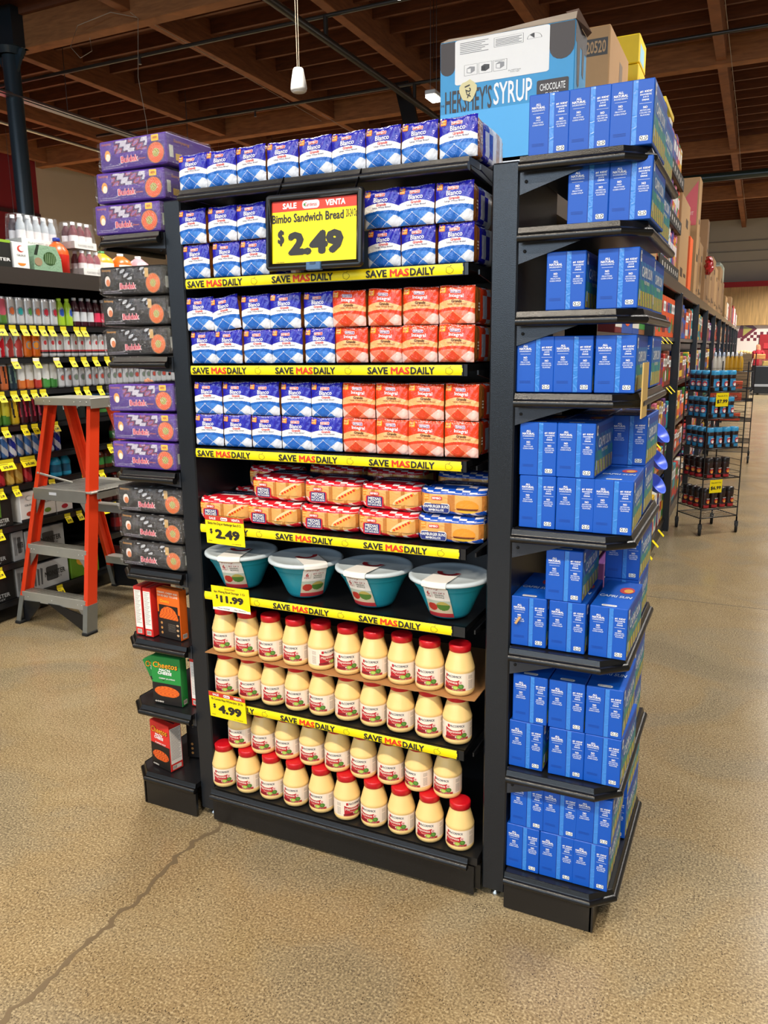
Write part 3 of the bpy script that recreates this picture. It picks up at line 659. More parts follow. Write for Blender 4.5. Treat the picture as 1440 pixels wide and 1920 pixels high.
# ================================================================== MAYONNAISE
def mayo_proto():
    e=empty('mayonnaise_jar'); CR=H('f2cf88'); 
    prof=[(0,.001),(.034,.0),(.040,.003),(.0432,.010),(.0435,.016),(.0428,.018),(.0428,.072),(.0438,.0745),(.0438,.079),(.0425,.083),(.0375,.102),(.0325,.119),(.0300,.127),(.0298,.131)]
    V=MB()
    def cf(z,a): return CR
    V.lathe(prof,CR,'plastic',32,cfun=cf); V.build('jar',e)
    b=MB(); b.lathe([(.0303,.129),(.0318,.130),(.0322,.146),(.031,.1495),(.027,.1505),(0,.1503)],H('c4121f'),'plastic',32)
    for k in range(32):
        a=k*2*PI/32; b.box(-.0004,.0004,0,.0003,0,.001,H('8e0f18')) if False else None
    b.build('lid',e)
    rr=.0431
    def S(u,v,o): a=-PI/2+u/rr; return ((rr+o)*math.cos(a),(rr+o)*math.sin(a),v)
    UL=PI*rr
    def art(s,t):
        u=(s-.5)*2*UL; v=.019+t*.052
        if abs(u)>.036:
            if .045<abs(u)<.060 and .024<v<.066 and int(v*1000)%3==0 and (v<.05 or v>.053): return H('6a6660')
            return H('f1dfcb')
        hi=.0475-.0000+ .012*((u+.004)/.034)**2
        if v<.0225: return H('a3202c')
        lo=.030+.004*(u/.036)
        if v<hi and v>lo and u<.018+.0*v and u>-.034: return H('b81f2c')
        if v<=lo: return H('7c1c24') if u<-.004 else (H('b23a3c') if v<.026 else H('f1dfcb'))
        return H('f4e6d4')
    b=MB(); b.S=S; b.grid(-UL,UL,.019,.071,art,'paper',.0003,240,52)
    b.text('McCORMICK',.002,.0615,.0072,H('1f3350'),.0008,.043,.012,.15)
    b.rrect(-.0275,-.0205,.0565,.0655,.001,H('c02430'),.0006)
    b.text('Mayonesa',-.009,.0425,.0115,H('f6ead8'),.0008,.043,.010,.12)
    b.text('Mayonnaise',-.003,.0335,.0042,H('f2dfc0'),.0008,.024,.006)
    b.disc(.021,.0445,.0055,.0055,H('efc0b8'),.0007); b.text('28',.021,.0445,.004,H('aa3333'),.001,None,.01) 
    b.disc(.0225,.0325,.0085,.0075,H('4c7a2a'),.001); b.disc(.0215,.034,.005,.004,H('66963a'),.0012)
    b.disc(.007,.0285,.0085,.0062,H('86a838'),.0012); b.disc(.007,.0292,.0066,.0045,H('b6c95a'),.0014)
    b.text('NET WT 28 FL OZ',.012,.0215,.0018,H('f0e0d0'),.001,.03)
    b.build('label_band',e); tag(e,None,'mayonnaise jar'); return proto(e)
MJ=mayo_proto()
def jars(n,xa,xb,y,z,row,grp,hidden=()):
    for i in range(n):
        if i in hidden: continue
        x=xa+(xb-xa)*i/(n-1)
        nm=ORD[i] if i<n-1 else 'rightmost'
        put(MJ,(x+rnd.uniform(-.0015,.0015),y+rnd.uniform(-.003,.003),z),rnd.choice([.0,.1,.2,.3,.38,.12,.25])+(.85 if (row,i) in (('top',4),('bottom',5)) else -.35 if rnd.random()<.18 else 0),'red-lidded mayonnaise jar, %s in the %s jar row'%(nm,row),grp)
jars(10,.037,.86,.055,ZT[6]+.0005,'second','mayonnaise jars on the sixth shelf')
jars(10,.032,.866,.055,ZT[6]+.1545,'top','mayonnaise jars on the cardboard sheet')
jars(10,.0,.868,.056,ZB+.0005,'bottom','mayonnaise jars on the base shelf')
jars(9,.06,.822,.075,ZB+.1515,'third','mayonnaise jars stacked on the bottom row')
b=MB(); 
V=[];F=[]
nx=36
for i in range(nx+1):
    x=-.018+.945*i/nx; sag=.0006*math.sin(i*1.9); V+=[(x,.006+.006*math.sin(i*.9)*(i%3==0)-(.0),ZT[6]+.1513+sag),(x,.40,ZT[6]+.1513),(x,.006,ZT[6]+.1537+sag),(x,.40,ZT[6]+.1537)]
for i in range(nx):
    a=4*i; F+=[(a,a+4,a+5,a+1),(a+2,a+3,a+7,a+6),(a,a+2,a+6,a+4),(a+1,a+5,a+7,a+3)]
F+=[(0,1,3,2),(4*nx,4*nx+2,4*nx+3,4*nx+1)]
b.add(V,F,H('a8794a'),'card'); thing1(b,'cardboard_sheet','brown corrugated cardboard sheet between the two upper jar rows','cardboard')
# ================================================================== SIGNS
def wordmark(b,u,v,h,off=.0012):   # small store logo lozenge
    b.rrect(u-h*1.55,u+h*1.55,v-h*.62,v+h*.62,h*.5,WHT,off-.0004); b.text('Cardenas',u,v,h*.62,H('c0272d'),off,h*2.3,.01,.2); b.disc(u-h*1.12,v,h*.18,h*.22,H('3c8a3a'),off+.0001)
t=empty('sale_sign',(.479,-.052,1.937),0); t.rotation_euler=(R(-3),R(.4),0); tag(t,'large framed yellow sale sign for sandwich bread at two forty nine','sign')
b=MB(); b.M=Matrix.Translation((0,0,0))
def framebar(b,hw,hh,r,th,d,c):
    loop=[]
    for (cx,cz,a) in ((hw-r,hh-r,0),(-(hw-r),hh-r,90),(-(hw-r),-(hh-r),180),(hw-r,-(hh-r),270)):
        for k in range(5): q=R(a+k*22.5); loop.append((cx+r*math.cos(q),cz+r*math.sin(q)))
    n=len(loop); V=[];F=[]
    prof=[(0,.004),(-.002,-.004),(-th*.35,-.008),(-th*.5,-.006),(-th*.65,-.008),(-th,-.004),(-th,.004)]
    for (x,z) in loop:
        nv=Vector((x-math.copysign(max(0,hw-r),x)*1.0,z-math.copysign(max(0,hh-r),z))); nv=nv.normalized() if nv.length else Vector((0,0))
        for (o,yy) in prof: V.append((x+nv.x*o,yy,z+nv.y*o))
    q=len(prof)
    for i in range(n):
        for j in range(q): F.append((i*q+j,((i+1)%n)*q+j,((i+1)%n)*q+(j+1)%q,i*q+(j+1)%q))
    b.add(V,F,c,'plastic',True)
framebar(b,.1505,.1005,.012,.019,.008,H('121314')); b.box(-.135,.135,.002,.006,-.086,.086,H('141414')); b.build('frame',t)
b=MB(); b.S=lambda u,v,o:(u,.0015-o,v)
b.rect(-.134,.134,-.083,.083,YEL,0); b.rect(-.134,.134,.054,.083,H('dc3a24'),.0004)
b.text('SALE',-.075,.068,.0155,WHT,.0009,.044,.035); b.text('VENTA',.066,.068,.0155,WHT,.0009,.06,.035); wordmark(b,-.009,.068,.017)
b.text('Bimbo Sandwich Bread',-.02,.036,.023,INK,.0009,.222,.022); b.text('20-24 Oz',.114,.038,.020,INK,.0009,.033,.004)
b.text('$',-.103,-.014,.043,INK,.0009,.021,.045); b.text('2.49',.005,-.031,.062,INK,.0009,.172,.06)
b.text('0 000 000000',-.106,-.078,.003,INK,.0009,.027)
b.build('printed_sheet',t)
b=MB(); b.cbox(-.018,.028,-.011,.004,-.104,-.082,H('3d5f86'),'plastic',.002); b.box(-.005,.012,-.0125,-.010,-.089,-.083,H('233a55')); b.build('clip',t)
for x in (-.12,.12): MB().tube([(x,.004,.09),(x,.045,.155)],.003,BLK,'metal',6).build('hook',t)
def tagcard(name,cx,cz,w,h,title,price,label,red=True,rz=0,ry=0,y=-.012):
    t=empty(name,(cx,y,cz)); t.rotation_euler=(R(4),ry,rz); tag(t,label,'price sign')
    b=MB(); b.box(-w/2,w/2,0,.0006,-h/2,h/2,YEL,'paper'); b.S=lambda u,v,o:(u,-o,v)
    if red:
        b.rect(-w/2,w/2,h*.33,h/2,H('c8342a')); b.text('SALE',-w*.3,h*.41,h*.09,WHT,.0009,w*.17,.03); b.text('VENTA',w*.3,h*.41,h*.09,WHT,.0009,w*.22,.03); wordmark(b,0,h*.41,h*.09)
        b.text(title,0,h*.22,h*.12,INK,.0008,w*.86,.01); b.text(price[0],-w*.36,-h*.06,h*.2,INK,.0008,w*.07,.04); b.text(price[1:],w*.06,-h*.13,h*.34,INK,.0008,w*.64,.05)
        b.text('00000',-w*.4,-h*.4,h*.035,INK,.0008,w*.1); b.text('thru 00/00/00',w*.28,-h*.43,h*.035,INK,.0008,w*.24)
    else:
        b.disc(0,-h*.9,w*.75,h*.6,H('f4f2ea'),.0004,n=40,a0=R(50),a1=R(130)); b.poly([(-w/2,-h/2),(w/2,-h/2),(w/2,-h*.40),(-w/2,-h*.40)],H('f4f2ea'),.0005)
        b.text('Gourmet',0,h*.41,h*.08,H('a0702a'),.0008,w*.28,.004,.2); b.text(title,-w*.02,h*.26,h*.12,INK,.0008,w*.82,.01); b.text(price[0],-w*.36,h*.05,h*.18,INK,.0008,w*.06,.04); b.text(price[1:],w*.03,-h*.02,h*.30,INK,.0008,w*.62,.05)
        b.text('More Savings      Mas Ahorro',0,-h*.42,h*.06,INK,.0009,w*.75,.004,.2)
    b.build('card',t)
    b=MB(); b.box(-w*.2,w*.2,.001,.004,h*.3,h*.42,H('cfd6d8'),'glass'); b.build('holder',t); return t
tagcard('price_sign',.104,1.068,.147,.093,'Bimbo Hot Dog or Hamburger Buns 8 Ct','$2.49','yellow two forty nine sale card at the left end of the bun shelf',True,0,R(1))
tagcard('price_sign',.112,.843,.146,.083,'6pc Mixing Bowl Storage  1 Ct','$11.99','yellow and white eleven ninety nine card under the bowls',False,0,R(0))
tagcard('price_sign',.076,.465,.146,.093,'Mc Cormick Mayo W/Lime Juice  28 Oz','$4.99','yellow four ninety nine sale card before the mayonnaise jars',True,0,R(1))
# ================================================================== JUICE CARTONS
def juice_proto(name='juice_carton'):
    W=.0975;D=.25;Hh=.1405; BL=H('0052ba'); BD=H('0b3fa8')
    e=empty(name)
    b=MB(); b.cbox(-W/2,W/2,0,D,0,Hh,BL,'paper',.0018)
    # seam between the two end flaps
    b.S=lambda u,v,o:(u,-o,v); b.rect(-.0006,.0006,.001,Hh-.001,H('0a2f80'),.0003)
    # side picture panel
    def side(s,t):
        if t>.86: return H('123f9c')
        if t>.5: return H('1d5aa8') if (s*5+t*3)%1>.3 else H('2a7fb0')
        if t>.3: return H('2f8d7e') if math.sin(s*17+t*9)>0 else H('257a8c')
        k=(s*6.0+t*1.2)%1
        return H('d8b13a') if k<.3 else (H('6aa53c') if k<.6 else H('c8542e') if k<.75 else H('2c7f86'))
    b.S=lambda u,v,o:(W/2+o,u,v); b.grid(.006,D-.006,.006,Hh-.012,side,'paper',.0004,80,48)
    b.text('CAPRI SUN',D*.5,.088,.026,H('dfe6ee'),.0009,.17,.02,.15); b.rrect(.012,.03,.108,.134,.004,H('e8eef4'),.0009); b.text('10',.021,.121,.011,H('2a3550'),.0014,.012,.01)
    b.text('FRUIT PUNCH',D*.5,.064,.009,H('f3f0e0'),.0009,.08,.01); b.rrect(.015,.025,.02,.045,.003,H('c9d6e6'),.0009)
    b.S=lambda u,v,o:(u,v,Hh+o)
    b.text('CAPRI SUN',0,.1,.02,H('cfe0f4'),.0009,.085,.02,.15); b.disc(.02,.165,.02,.03,H('c43a3c'),.0006); b.disc(.024,.16,.012,.018,H('e0a83a'),.001)
    b.rrect(-.022,.018,.008,.022,.006,H('e8ecf2'),.0007)
    for k in range(9): b.rect(-.017+k*.0035,-.0158+k*.0035,.0105,.0195,H('222a3a'),.0011)
    b.build('carton',e)
    t=MB(); t.S=lambda u,v,o:(u,-o,v); t.rect(.0015,.0125,.0015,Hh-.0015,H('3480d6'),.0005,'film'); t.build('tape_strip',e)
    d=MB(); d.S=lambda u,v,o:(u,-o,v)
    cx=-.0255
    d.text('ALL',cx,.1170,.0052,WHT,.0007,.0125,.032); d.text('NATURAL',cx,.1100,.0056,WHT,.0007,.032,.032); d.text('INGREDIENTS',cx,.1037,.0036,H('d3e0f5'),.0007,.031,.02)
    d.rect(cx-.0135,cx+.0135,.0965,.0972,H('d8e4f6'),.0006)
    d.text('NO',cx,.0880,.0052,WHT,.0007,.0095,.032)
    for k,(s,w) in enumerate((('HIGH',.011),('FRUCTOSE',.024),('CORN SYRUP',.028))): d.text(s,cx,.0820-k*.0055,.0034,H('dbe6f7'),.0007,w,.02)
    for k in range(3): d.rect(cx-.0145,cx+.0145,.0285-k*.0026,.0291-k*.0026,H('0a3288'),.0005)
    cx=.0300
    d.text("#1 KIDS'",cx,.1130,.0050,WHT,.0007,.027,.032)
    for k,(s,w) in enumerate((('FAVORITE',.025),('JUICE',.013),('DRINK',.016))): d.text(s,cx,.1067-k*.0056,.0038,H('e3ecfa'),.0007,w,.03)
    d.rect(cx-.0135,cx+.0135,.0880,.0887,H('d8e4f6'),.0006)
    d.text('NO',cx,.0798,.0052,WHT,.0007,.0095,.032)
    for k,(s,w) in enumerate((('ARTIFICIAL',.024),('COLORS OR',.025),('FLAVORS',.020))): d.text(s,cx,.0735-k*.0052,.0034,H('dbe6f7'),.0007,w,.02)
    d.rrect(cx-.010,cx+.009,.0085,.0195,.002,H('eef0f0'),.0006)
    for k in (-.0055,.0045):
        d.disc(cx+k,.0150,.0036,.0036,H('20242a'),.0009,n=12); d.disc(cx+k,.0150,.0020,.0020,H('eef0f0'),.0011,n=10)
        for q in range(3): a_=q*2.09+.5; d.poly([(cx+k,.0150),(cx+k+.0042*math.cos(a_-.16),.0150+.0042*math.sin(a_-.16)),(cx+k+.0042*math.cos(a_+.16),.0150+.0042*math.sin(a_+.16))],H('eef0f0'),.0013)
    d.rect(cx-.007,cx+.006,.0098,.0108,H('3a3f48'),.0009)
    d.build('printed_text',e); tag(e,None,'juice carton'); return proto(e)
JP=juice_proto()
SH=['top','second','third','fourth','fifth','sixth','seventh']
def juice(sh,row,pos,px,py,label,z=None,y=.04,rz=None):
    zz=(ZW+[BW])[sh] if z is None else z
    x=at(px,py,1,y)[0]+.049
    return put(JP,(x,y,zz+.001+row*.1415),rnd.uniform(-.03,.03) if rz is None else rz,label,'blue juice cartons on the right side rack')
lay={0:[(990,298),(1064,288),(1141,275)],1:[(1062,429),(1139,419)],2:[(1022,591),(1117,581)],3:[(967,742),(1036,741),(1113,739)],4:[(972,988),(1041,993),(1110,1000)],5:[(957,1215),(1027,1223),(1102,1230)],6:[(953,1437),(1027,1450),(1093,1462)],7:[(948,1626),(1010,1640),(1072,1652)]}
P3=('left','middle','right')
for s,L in lay.items():
    sn=SH[s]+' shelf' if s<7 else 'base shelf'
    for i,(px,py) in enumerate(L):
        pos=P3[i] if len(L)==3 else ('left','right')[i]
        juice(s,0,0,px,py,'blue juice carton, %s in the %sfront row, %s of the right rack'%(pos,'lower ' if s>3 else '',sn))
for s,L in {4:[(973,895),(1042,898)],5:[(1021,1136)],6:[(960,1355),(1027,1363),(1096,1373)],7:[(956,1530),(1016,1545),(1078,1575)]}.items():
    sn=SH[s]+' shelf' if s<7 else 'base shelf'
    for i,(px,py) in enumerate(L):
        pos=P3[i] if len(L)==3 else (('left','right')[i] if len(L)==2 else 'only')
        juice(s,1,0,px,py,'blue juice carton, %s in the upper front row, %s of the right rack'%(pos,sn))
for s in range(8):
    sn=SH[s]+' shelf' if s<7 else 'base shelf'; zz=(ZW+[BW])[s]
    for row in ((0,) if s<4 else (0,1)):
        for k,x in enumerate((1.2705,) if s not in (4,7) else (1.2705,1.165)):
            if s==2: continue
            put(JP,(x,.315,zz+.001+row*.1415),rnd.uniform(-.02,.02),'blue juice carton behind the front ones, %s row, %s%s'%('upper' if row else 'lower',sn,', outer column' if k==0 else ', inner column'),'blue juice cartons on the right side rack')
for s in (2,): put(JP,(1.265,.31,ZW[s]+.001),0,'blue juice carton behind the right one on the %s shelf'%SH[s],'blue juice cartons on the right side rack')
b=MB(); b.M=Matrix.Translation((1.040,.030,ZW[5]+.075))@Matrix.Rotation(R(32),4,'Y'); b.cbox(-.0035,.0035,0,.006,-.012,.012,H('c9a06a'),'card',.001)
thing1(b,'loose_cardboard_strip','small tan strip stuck slanting on a blue carton of the sixth shelf','cardboard strip')
# ================================================================== NOODLE MULTIPACKS
def noodle_proto(kind):
    W=.268;D=.22;Hh=.088; pur=kind=='purple'; A=H('5a379c') if pur else H('201e1f'); A2=H('4a2a88') if pur else H('121112')
    e=empty('noodle_multipack'); rn=random.Random(9)
    b=MB(); b.cbox(-W/2,W/2,0,D,0,Hh,A,'paper',.004)
    b.S=lambda u,v,o:(u,-o,v)
    def window(s,t):   # the bags of noodles seen through the cut-out
        k=math.sin(s*9+t*3)+.5*math.sin(s*23-t*11)
        if pur: return H('8d6aa8') if k>.9 else H('b04a4e') if k>.55 else H('5a4470') if k>-.4 else H('c9c4d6')
        return H('4a4a50') if k>.2 else H('2a2a2d') if k>-.9 else H('b9bcc4')
    b.grid(-.072,.062,.047,.083,window,'film',.0005,80,24)
    def noodles(s,t):
        d=math.hypot((s-.5)*2,(t-.5)*2)
        if d>1: return A2
        if d>.93: return H('8a6a4a')
        k=math.sin(s*44+6*math.sin(t*20))*math.sin(t*41)
        if d<.4: return H('6a8a3c') if k>0 else H('d9c27a')
        return H('d9482a') if k>0 else (H('ec8455') if pur else H('d98a3e'))
    b.grid(.064 if not pur else .060,.126,.003,.064,noodles,'paper',.0008,64,64)
    b.poly([(-.129,.048),(-.08,.048),(-.06,.036),(.06,.036),(.06,.003),(-.129,.003)],A2,.0006)
    b.text('Buldak',-.012,.027,.021,H('f6e6ea'),.0012,.072,.035); b.text('Buldak',-.012,.027,.0185,H('ea4458') if pur else H('e0304e'),.0016,.067,.012)
    if pur: b.text('Carbonara',.037,.024,.0055,H('d8745a'),.0014,.03,.012)
    b.text('6 - 4.94 OZ (140g) BOWLS',-.088,.0125,.0036,H('d9d3e3'),.0012,.066); b.text('NET WT 29.63 OZ (1 LB 13.63 OZ) 840g',-.080,.0070,.0036,H('d9d3e3'),.0012,.082)
    b.text('Samyang',-.103,.077,.0085,H('e0a04a') if not pur else H('d87a62'),.0012,.04,.008,.1)
    b.disc(-.100,.044,.012,.016,H('e9a552') if pur else H('e4dcd6'),.0009); b.disc(-.098,.039,.009,.011,H('f1ead8') if pur else H('d98050'),.0012)
    if pur: b.rrect(.079,.107,.066,.084,.002,H('f0c63e'),.0012); b.text('NEW',.093,.075,.007,H('c23b2a'),.0016,.018,.02)
    else: b.rrect(.062,.078,.052,.080,.002,H('c9a362'),.0012)
    b.S=lambda u,v,o:(W/2+o,u,v); b.text('Samyang',.07,.068,.012,H('d8925a'),.0012,.075,.006,.1); b.rrect(.012,.03,.02,.054,.001,H('dfe4dc'),.001); b.rrect(.04,.07,.014,.034,.001,H('e2b33a'),.001); b.text('6 - 4.94 OZ',.05,.007,.004,H('dddddd'),.001,.05)
    b.build('printed_carton',e)
    # loose clear film bag round it, flaring at the left end
    n=28; ring=[]
    for i in range(n):
        a=i/n*2*PI; cx,sx=math.cos(a),math.sin(a)
        ring.append((D/2+(D/2+.005)*math.copysign(abs(cx)**.25,cx),Hh/2+(Hh/2+.0035)*math.copysign(abs(sx)**.3,sx)))
    xs=[-W/2-.045,-W/2-.032,-W/2-.012,-W/2-.003]+[-W/2+W*k/8 for k in range(1,8)]+[W/2+.002,W/2+.004]
    V=[];F=[]
    for k,x in enumerate(xs):
        sc=[.35,.62,.9,1.0][k] if k<4 else 1.0
        for i,(y,z) in enumerate(ring):
            V.append((x+.004*math.sin(i*1.7+k),D/2+(y-D/2)*sc+.0008*math.sin(i*2+k*3),Hh/2+(z-Hh/2)*sc+.0008*math.sin(i*3+k*2)))
    for k in range(len(xs)-1):
        for i in range(n): F.append((k*n+i,k*n+(i+1)%n,(k+1)*n+(i+1)%n,(k+1)*n+i))
    F.append(tuple(range(n))[::-1]); F.append(tuple(range((len(xs)-1)*n,len(xs)*n)))
    w=MB(); w.add(V,F,WHT,'wrap',True); w.build('clear_film_bag',e)
    tag(e,None,'noodle pack'); return proto(e)
NP=noodle_proto('purple'); NB=noodle_proto('black')
for (P,s,col,xs,nm) in ((NP,0,'purple',(-.240,-.222,-.205),'above the soda crates'),(NB,1,'black',(-.238,-.243,-.250),'second shelf'),(NP,2,'purple',(-.243,-.236,-.243),'third shelf'),(NB,3,'black',(-.240,-.238,-.238),'fourth shelf')):
    for j in range(3):
        where=('bottom','middle','top')[j]
        put(P,(xs[j],.03+.004*j,ZL[s]+.0045+j*.0955),rnd.uniform(-.05,.03),'%s film-wrapped noodle multipack, %s of three, %s of the left rack'%(col,where,('top shelf','second shelf','third shelf','fourth shelf')[s]),'noodle multipacks',ry=rnd.uniform(-.02,.02))
# ================================================================== MACARONI BOXES
def macbox(kind,loc,rz,label,rx=0,ry=0,w=.108,d=.036,h=.178):
    e=empty('macaroni_box',loc,rz); e.rotation_euler=(rx,ry,rz); tag(e,label,'food box')
    A={'green':H('1f8a3c'),'orange':H('ee6a1a'),'red':H('d42a24'),'black':H('1a1a1c')}[kind]
    b=MB(); b.cbox(-w/2,w/2,0,d,0,h,A,'paper',.0012)
    b.S=lambda u,v,o:(u,-o,v)
    rn=random.Random(2)
    b.rect(-w/2+.001,w/2-.001,.001,h*.52,H('17120f'),.0004)
    if kind=='green': b.poly([(-w/2+.001,h*.5),(-w*.3,h*.56),(-w*.1,h*.5),(w*.1,h*.57),(w*.3,h*.52),(w/2-.001,h*.58),(w/2-.001,h*.45),(-w/2+.001,h*.45)],A,.0006)
    def bowl(s,t):
        d_=math.hypot((s-.5)*2,(t-.45)*2)
        if d_>1: return H('17120f')
        k=math.sin(s*38+5*math.sin(t*18))*math.sin(t*30)
        return H('e8701e') if k>0 else H('c9501a') if kind!='red' else H('a81d12')
    b.grid(-w*.42,w*.42,h*.17,h*.40 if kind!='orange' else h*.68,bowl,'paper',.0008,60,42)
    if kind in('green','red'):
        b.text('Cheetos',0,h*.83,.024,H('1a1a1a'),.0009,w*.86,.03,.15); b.text('Cheetos',-.001,h*.832,.022,H('f5a21c'),.0013,w*.83,.012,.15)
        b.text("MAC'N",-.004,h*.73,.010,WHT,.0012,w*.38,.03,.1); b.text('CHEESE',-.004,h*.665,.011,WHT,.0012,w*.48,.03,.1)
        b.text('CHEESY JALAPENO' if kind=='green' else "FLAMIN' HOT",.004,h*.55,.006,WHT,.0012,w*.55,.015); b.text('6080',-w*.28,h*.05,.006,H('d8d2c8'),.0012,w*.3,.02)
    else:
        b.text('CREAMY, CHEESY AND',0,h*.93,.008,H('f6e2c8'),.0012,w*.9,.02); b.text('OH SO EASY TO LOVE',0,h*.87,.008,H('f6e2c8'),.0012,w*.9,.02); b.text('Cheetos',-.015,h*.76,.011,H('f2b52c'),.0012,w*.4,.02)
        b.rect(-w/2+.001,w/2-.001,.001,h*.40,H('1b1716'),.0009)
        for k in range(6): b.rect(-.005,w*.28,.028+.005*k,.0288+.005*k,H('8d857c'),.0012); 
        for k in range(3): b.disc(-w*.33,.018+.018*k,.005,.005,H('b8854a'),.0012); b.disc(w*.38,.018+.018*k,.006,.004,H('c9a37a'),.0012)
    for sg in (1,-1):
        b.S=lambda u,v,o,sg=sg:(sg*(w/2+o),u if sg>0 else d-u,v)
        if kind in('red','orange') :
            b.rect(.003,d-.003,h*.16,h-.012,H('efe9e2') if not(kind=='orange' and sg>0) else A,.0004)
            if not(kind=='orange' and sg>0):
                for k in range(22): b.rect(.006,d-.006-(k%3)*.004,h*.9-k*.0055,h*.9-k*.0055+.0012,H('6a625c'),.0008)
        b.rrect(.008,d-.008,.006,.022,.001,H('d8d0c6'),.0008)
        for k in range(6): b.rect(.010+k*.0028,.0112+k*.0028,.009,.020,H('1a1a1a'),.0011)
    b.build('carton',e)
    f=MB(); f.box(-w/2+.002,w/2-.002,.002,d-.002,h,h+.0008,A,'paper'); f.box(-w/2+.002,w/2-.002,d*.45,d*.55,h+.0008,h+.0012,H('222222'),'paper'); f.build('top_flap',e)
    return e
z=ZL[4]+.001
macbox('orange',(-.205,.055,z),R(-6),'orange macaroni box with recipe text, facing out on the fifth left shelf')
macbox('red',(-.350,.10,z),R(-90),'macaroni box turned to show its white nutrition side, leftmost on the fifth left shelf')
macbox('red',(-.304,.095,z),R(-90),'macaroni box showing its white side, behind the orange box')
z=ZL[5]+.001
macbox('green',(-.228,.045,z),R(3),'green and black jalapeno macaroni box on the sixth left shelf',w=.125)
macbox('green',(-.305,.125,z+.022),R(8),'dark macaroni box leaning tilted behind the green one',ry=R(-24),w=.09,h=.125)
macbox('red',(-.142,.13,z),R(-95),'macaroni box with white side beside the left upright on the sixth shelf')
z=BL+.001
macbox('red',(-.283,.05,z),R(-12),'red macaroni box standing askew on the left base shelf',d=.055)
macbox('black',(-.19,.17,z),R(14),'black-backed macaroni box in the shadow of the left base shelf',w=.12)
# ================================================================== CARTONS ON TOP OF THE RUN
ZR=2.135
e=empty('syrup_carton',(.835,.50,ZR),0); tag(e,'big light-blue chocolate syrup carton with a white instruction panel and torn lid','carton')
w,h,d=.415,.405,.16; CB=H('3f9ad0'); b=MB(); b.cbox(-w/2,w/2,0,d,0,h,CB,'card',.003)
b.S=lambda u,v,o:(u,-o,v)
b.rect(-w/2+.002,w/2-.002,.002,.055,H('dfe6ea'),.0003); b.rect(-w/2+.002,w/2-.002,.045,.20,H('4fb0ec'),.0003)
def drip(x0,x1,zt,zb): b.poly([(x0,zt)]+[(x0,zb+.02)]+[((x0+x1)/2+(x1-x0)/2*math.cos(a),zb+.02+(x1-x0)/2*math.sin(a)*.9) for a in [PI+PI*k/8 for k in range(9)]]+[(x1,zb+.02),(x1,zt)],H('342c2c'),.0007)
drip(-w/2+.002,-.158,h-.003,.31); drip(.133,w/2-.002,h-.003,.318)
b.S=lambda u,v,o:(u,-o,.278+(v-.175)*.57)
b.rrect(-.158,.133,.175,.394,.010,H('e9e9e6'),.0010)
for k in range(7): b.rect(-.142,-.142+.09*(1-.12*(k%3)),h-.030-k*.0085,h-.0275-k*.0085,H('55565a'),.0014)
b.rect(-.035,.055,h-.075,h-.03,H('44454a'),.0013); b.rect(-.034,.054,h-.074,h-.031,H('e9e9e6'),.0015)
for k in range(5): b.rect(-.030,.05-.008*(k%2),h-.069+k*.007,h-.0665+k*.007,H('55565a'),.0018)
for k,x in enumerate((-.128,-.082,-.036)):
    b.rect(x,x+.042,.215,.268,H('3a3a3c'),.0013); b.rect(x+.001,x+.041,.216,.267,H('e9e9e6'),.0015)
    b.poly([(x+.008,.228),(x+.022,.224),(x+.034,.234),(x+.034,.254),(x+.018,.258),(x+.008,.250)],H('3a3a3c') if k==1 else H('8f9092'),.0018)
    b.poly([(x+.010,.230),(x+.021,.227),(x+.021,.248),(x+.010,.247)],H('e9e9e6') if k!=1 else H('1c1c1e'),.002)
b.text('Do NOT Stack',.03,.208,.006,H('3a3a3c'),.0014,.038); b.text('Time high',.03,.199,.006,H('3a3a3c'),.0014,.028); b.text('PALLETS',-.016,.262,.005,H('3a3a3c'),.002,.03)
b.disc(.088,h-.065,.022,.026,H('3a3a3c'),.0013,a0=0,a1=PI); b.disc(.088,h-.0645,.0205,.0245,H('e9e9e6'),.0016,a0=0,a1=PI); b.poly([(.088,h-.064),(.082,h-.041),(.088,h-.040)],H('3a3a3c'),.002); b.poly([(.088,h-.064),(.074,h-.047),(.082,h-.041)],H('3a3a3c'),.002)
b.S=lambda u,v,o:(u,-o,v); b.text("HERSHEY'S",-.115,.234,.066,H('322a2c'),.0012,.150,.010); b.text('SYRUP',.025,.238,.062,H('f0f2f2'),.0012,.118,.012)
b.rrect(.098,.192,.205,.256,.005,H('322a2c'),.001); b.text('CHOCOLATE',.145,.236,.019,H('f0f0ee'),.0015,.075,.006); b.text('FLAVOR',.145,.216,.010,H('f0f0ee'),.0015,.04,.006)
b.text('THE',-.199,.225,.006,H('322a2c'),.0012,.012)
b.S=lambda u,v,o:(w/2+o,u,v); b.rect(.002,d-.002,h*.86,h-.003,H('342c2c'),.0005); b.poly([(.02,h*.87),(.03,h*.6),(.045,h*.58),(.06,h*.6),(.065,h*.87)],H('342c2c'),.0008); b.poly([(.09,h*.87),(.095,h*.7),(.115,h*.68),(.125,h*.87)],H('342c2c'),.0008)
b.text('COUNTRY',.08,.20,.026,H('e8eef2'),.001,.13,.01); b.text('INSIDE',.07,.155,.026,H('e8eef2'),.001,.10,.01)
b.build('carton',e)
b=MB(); 
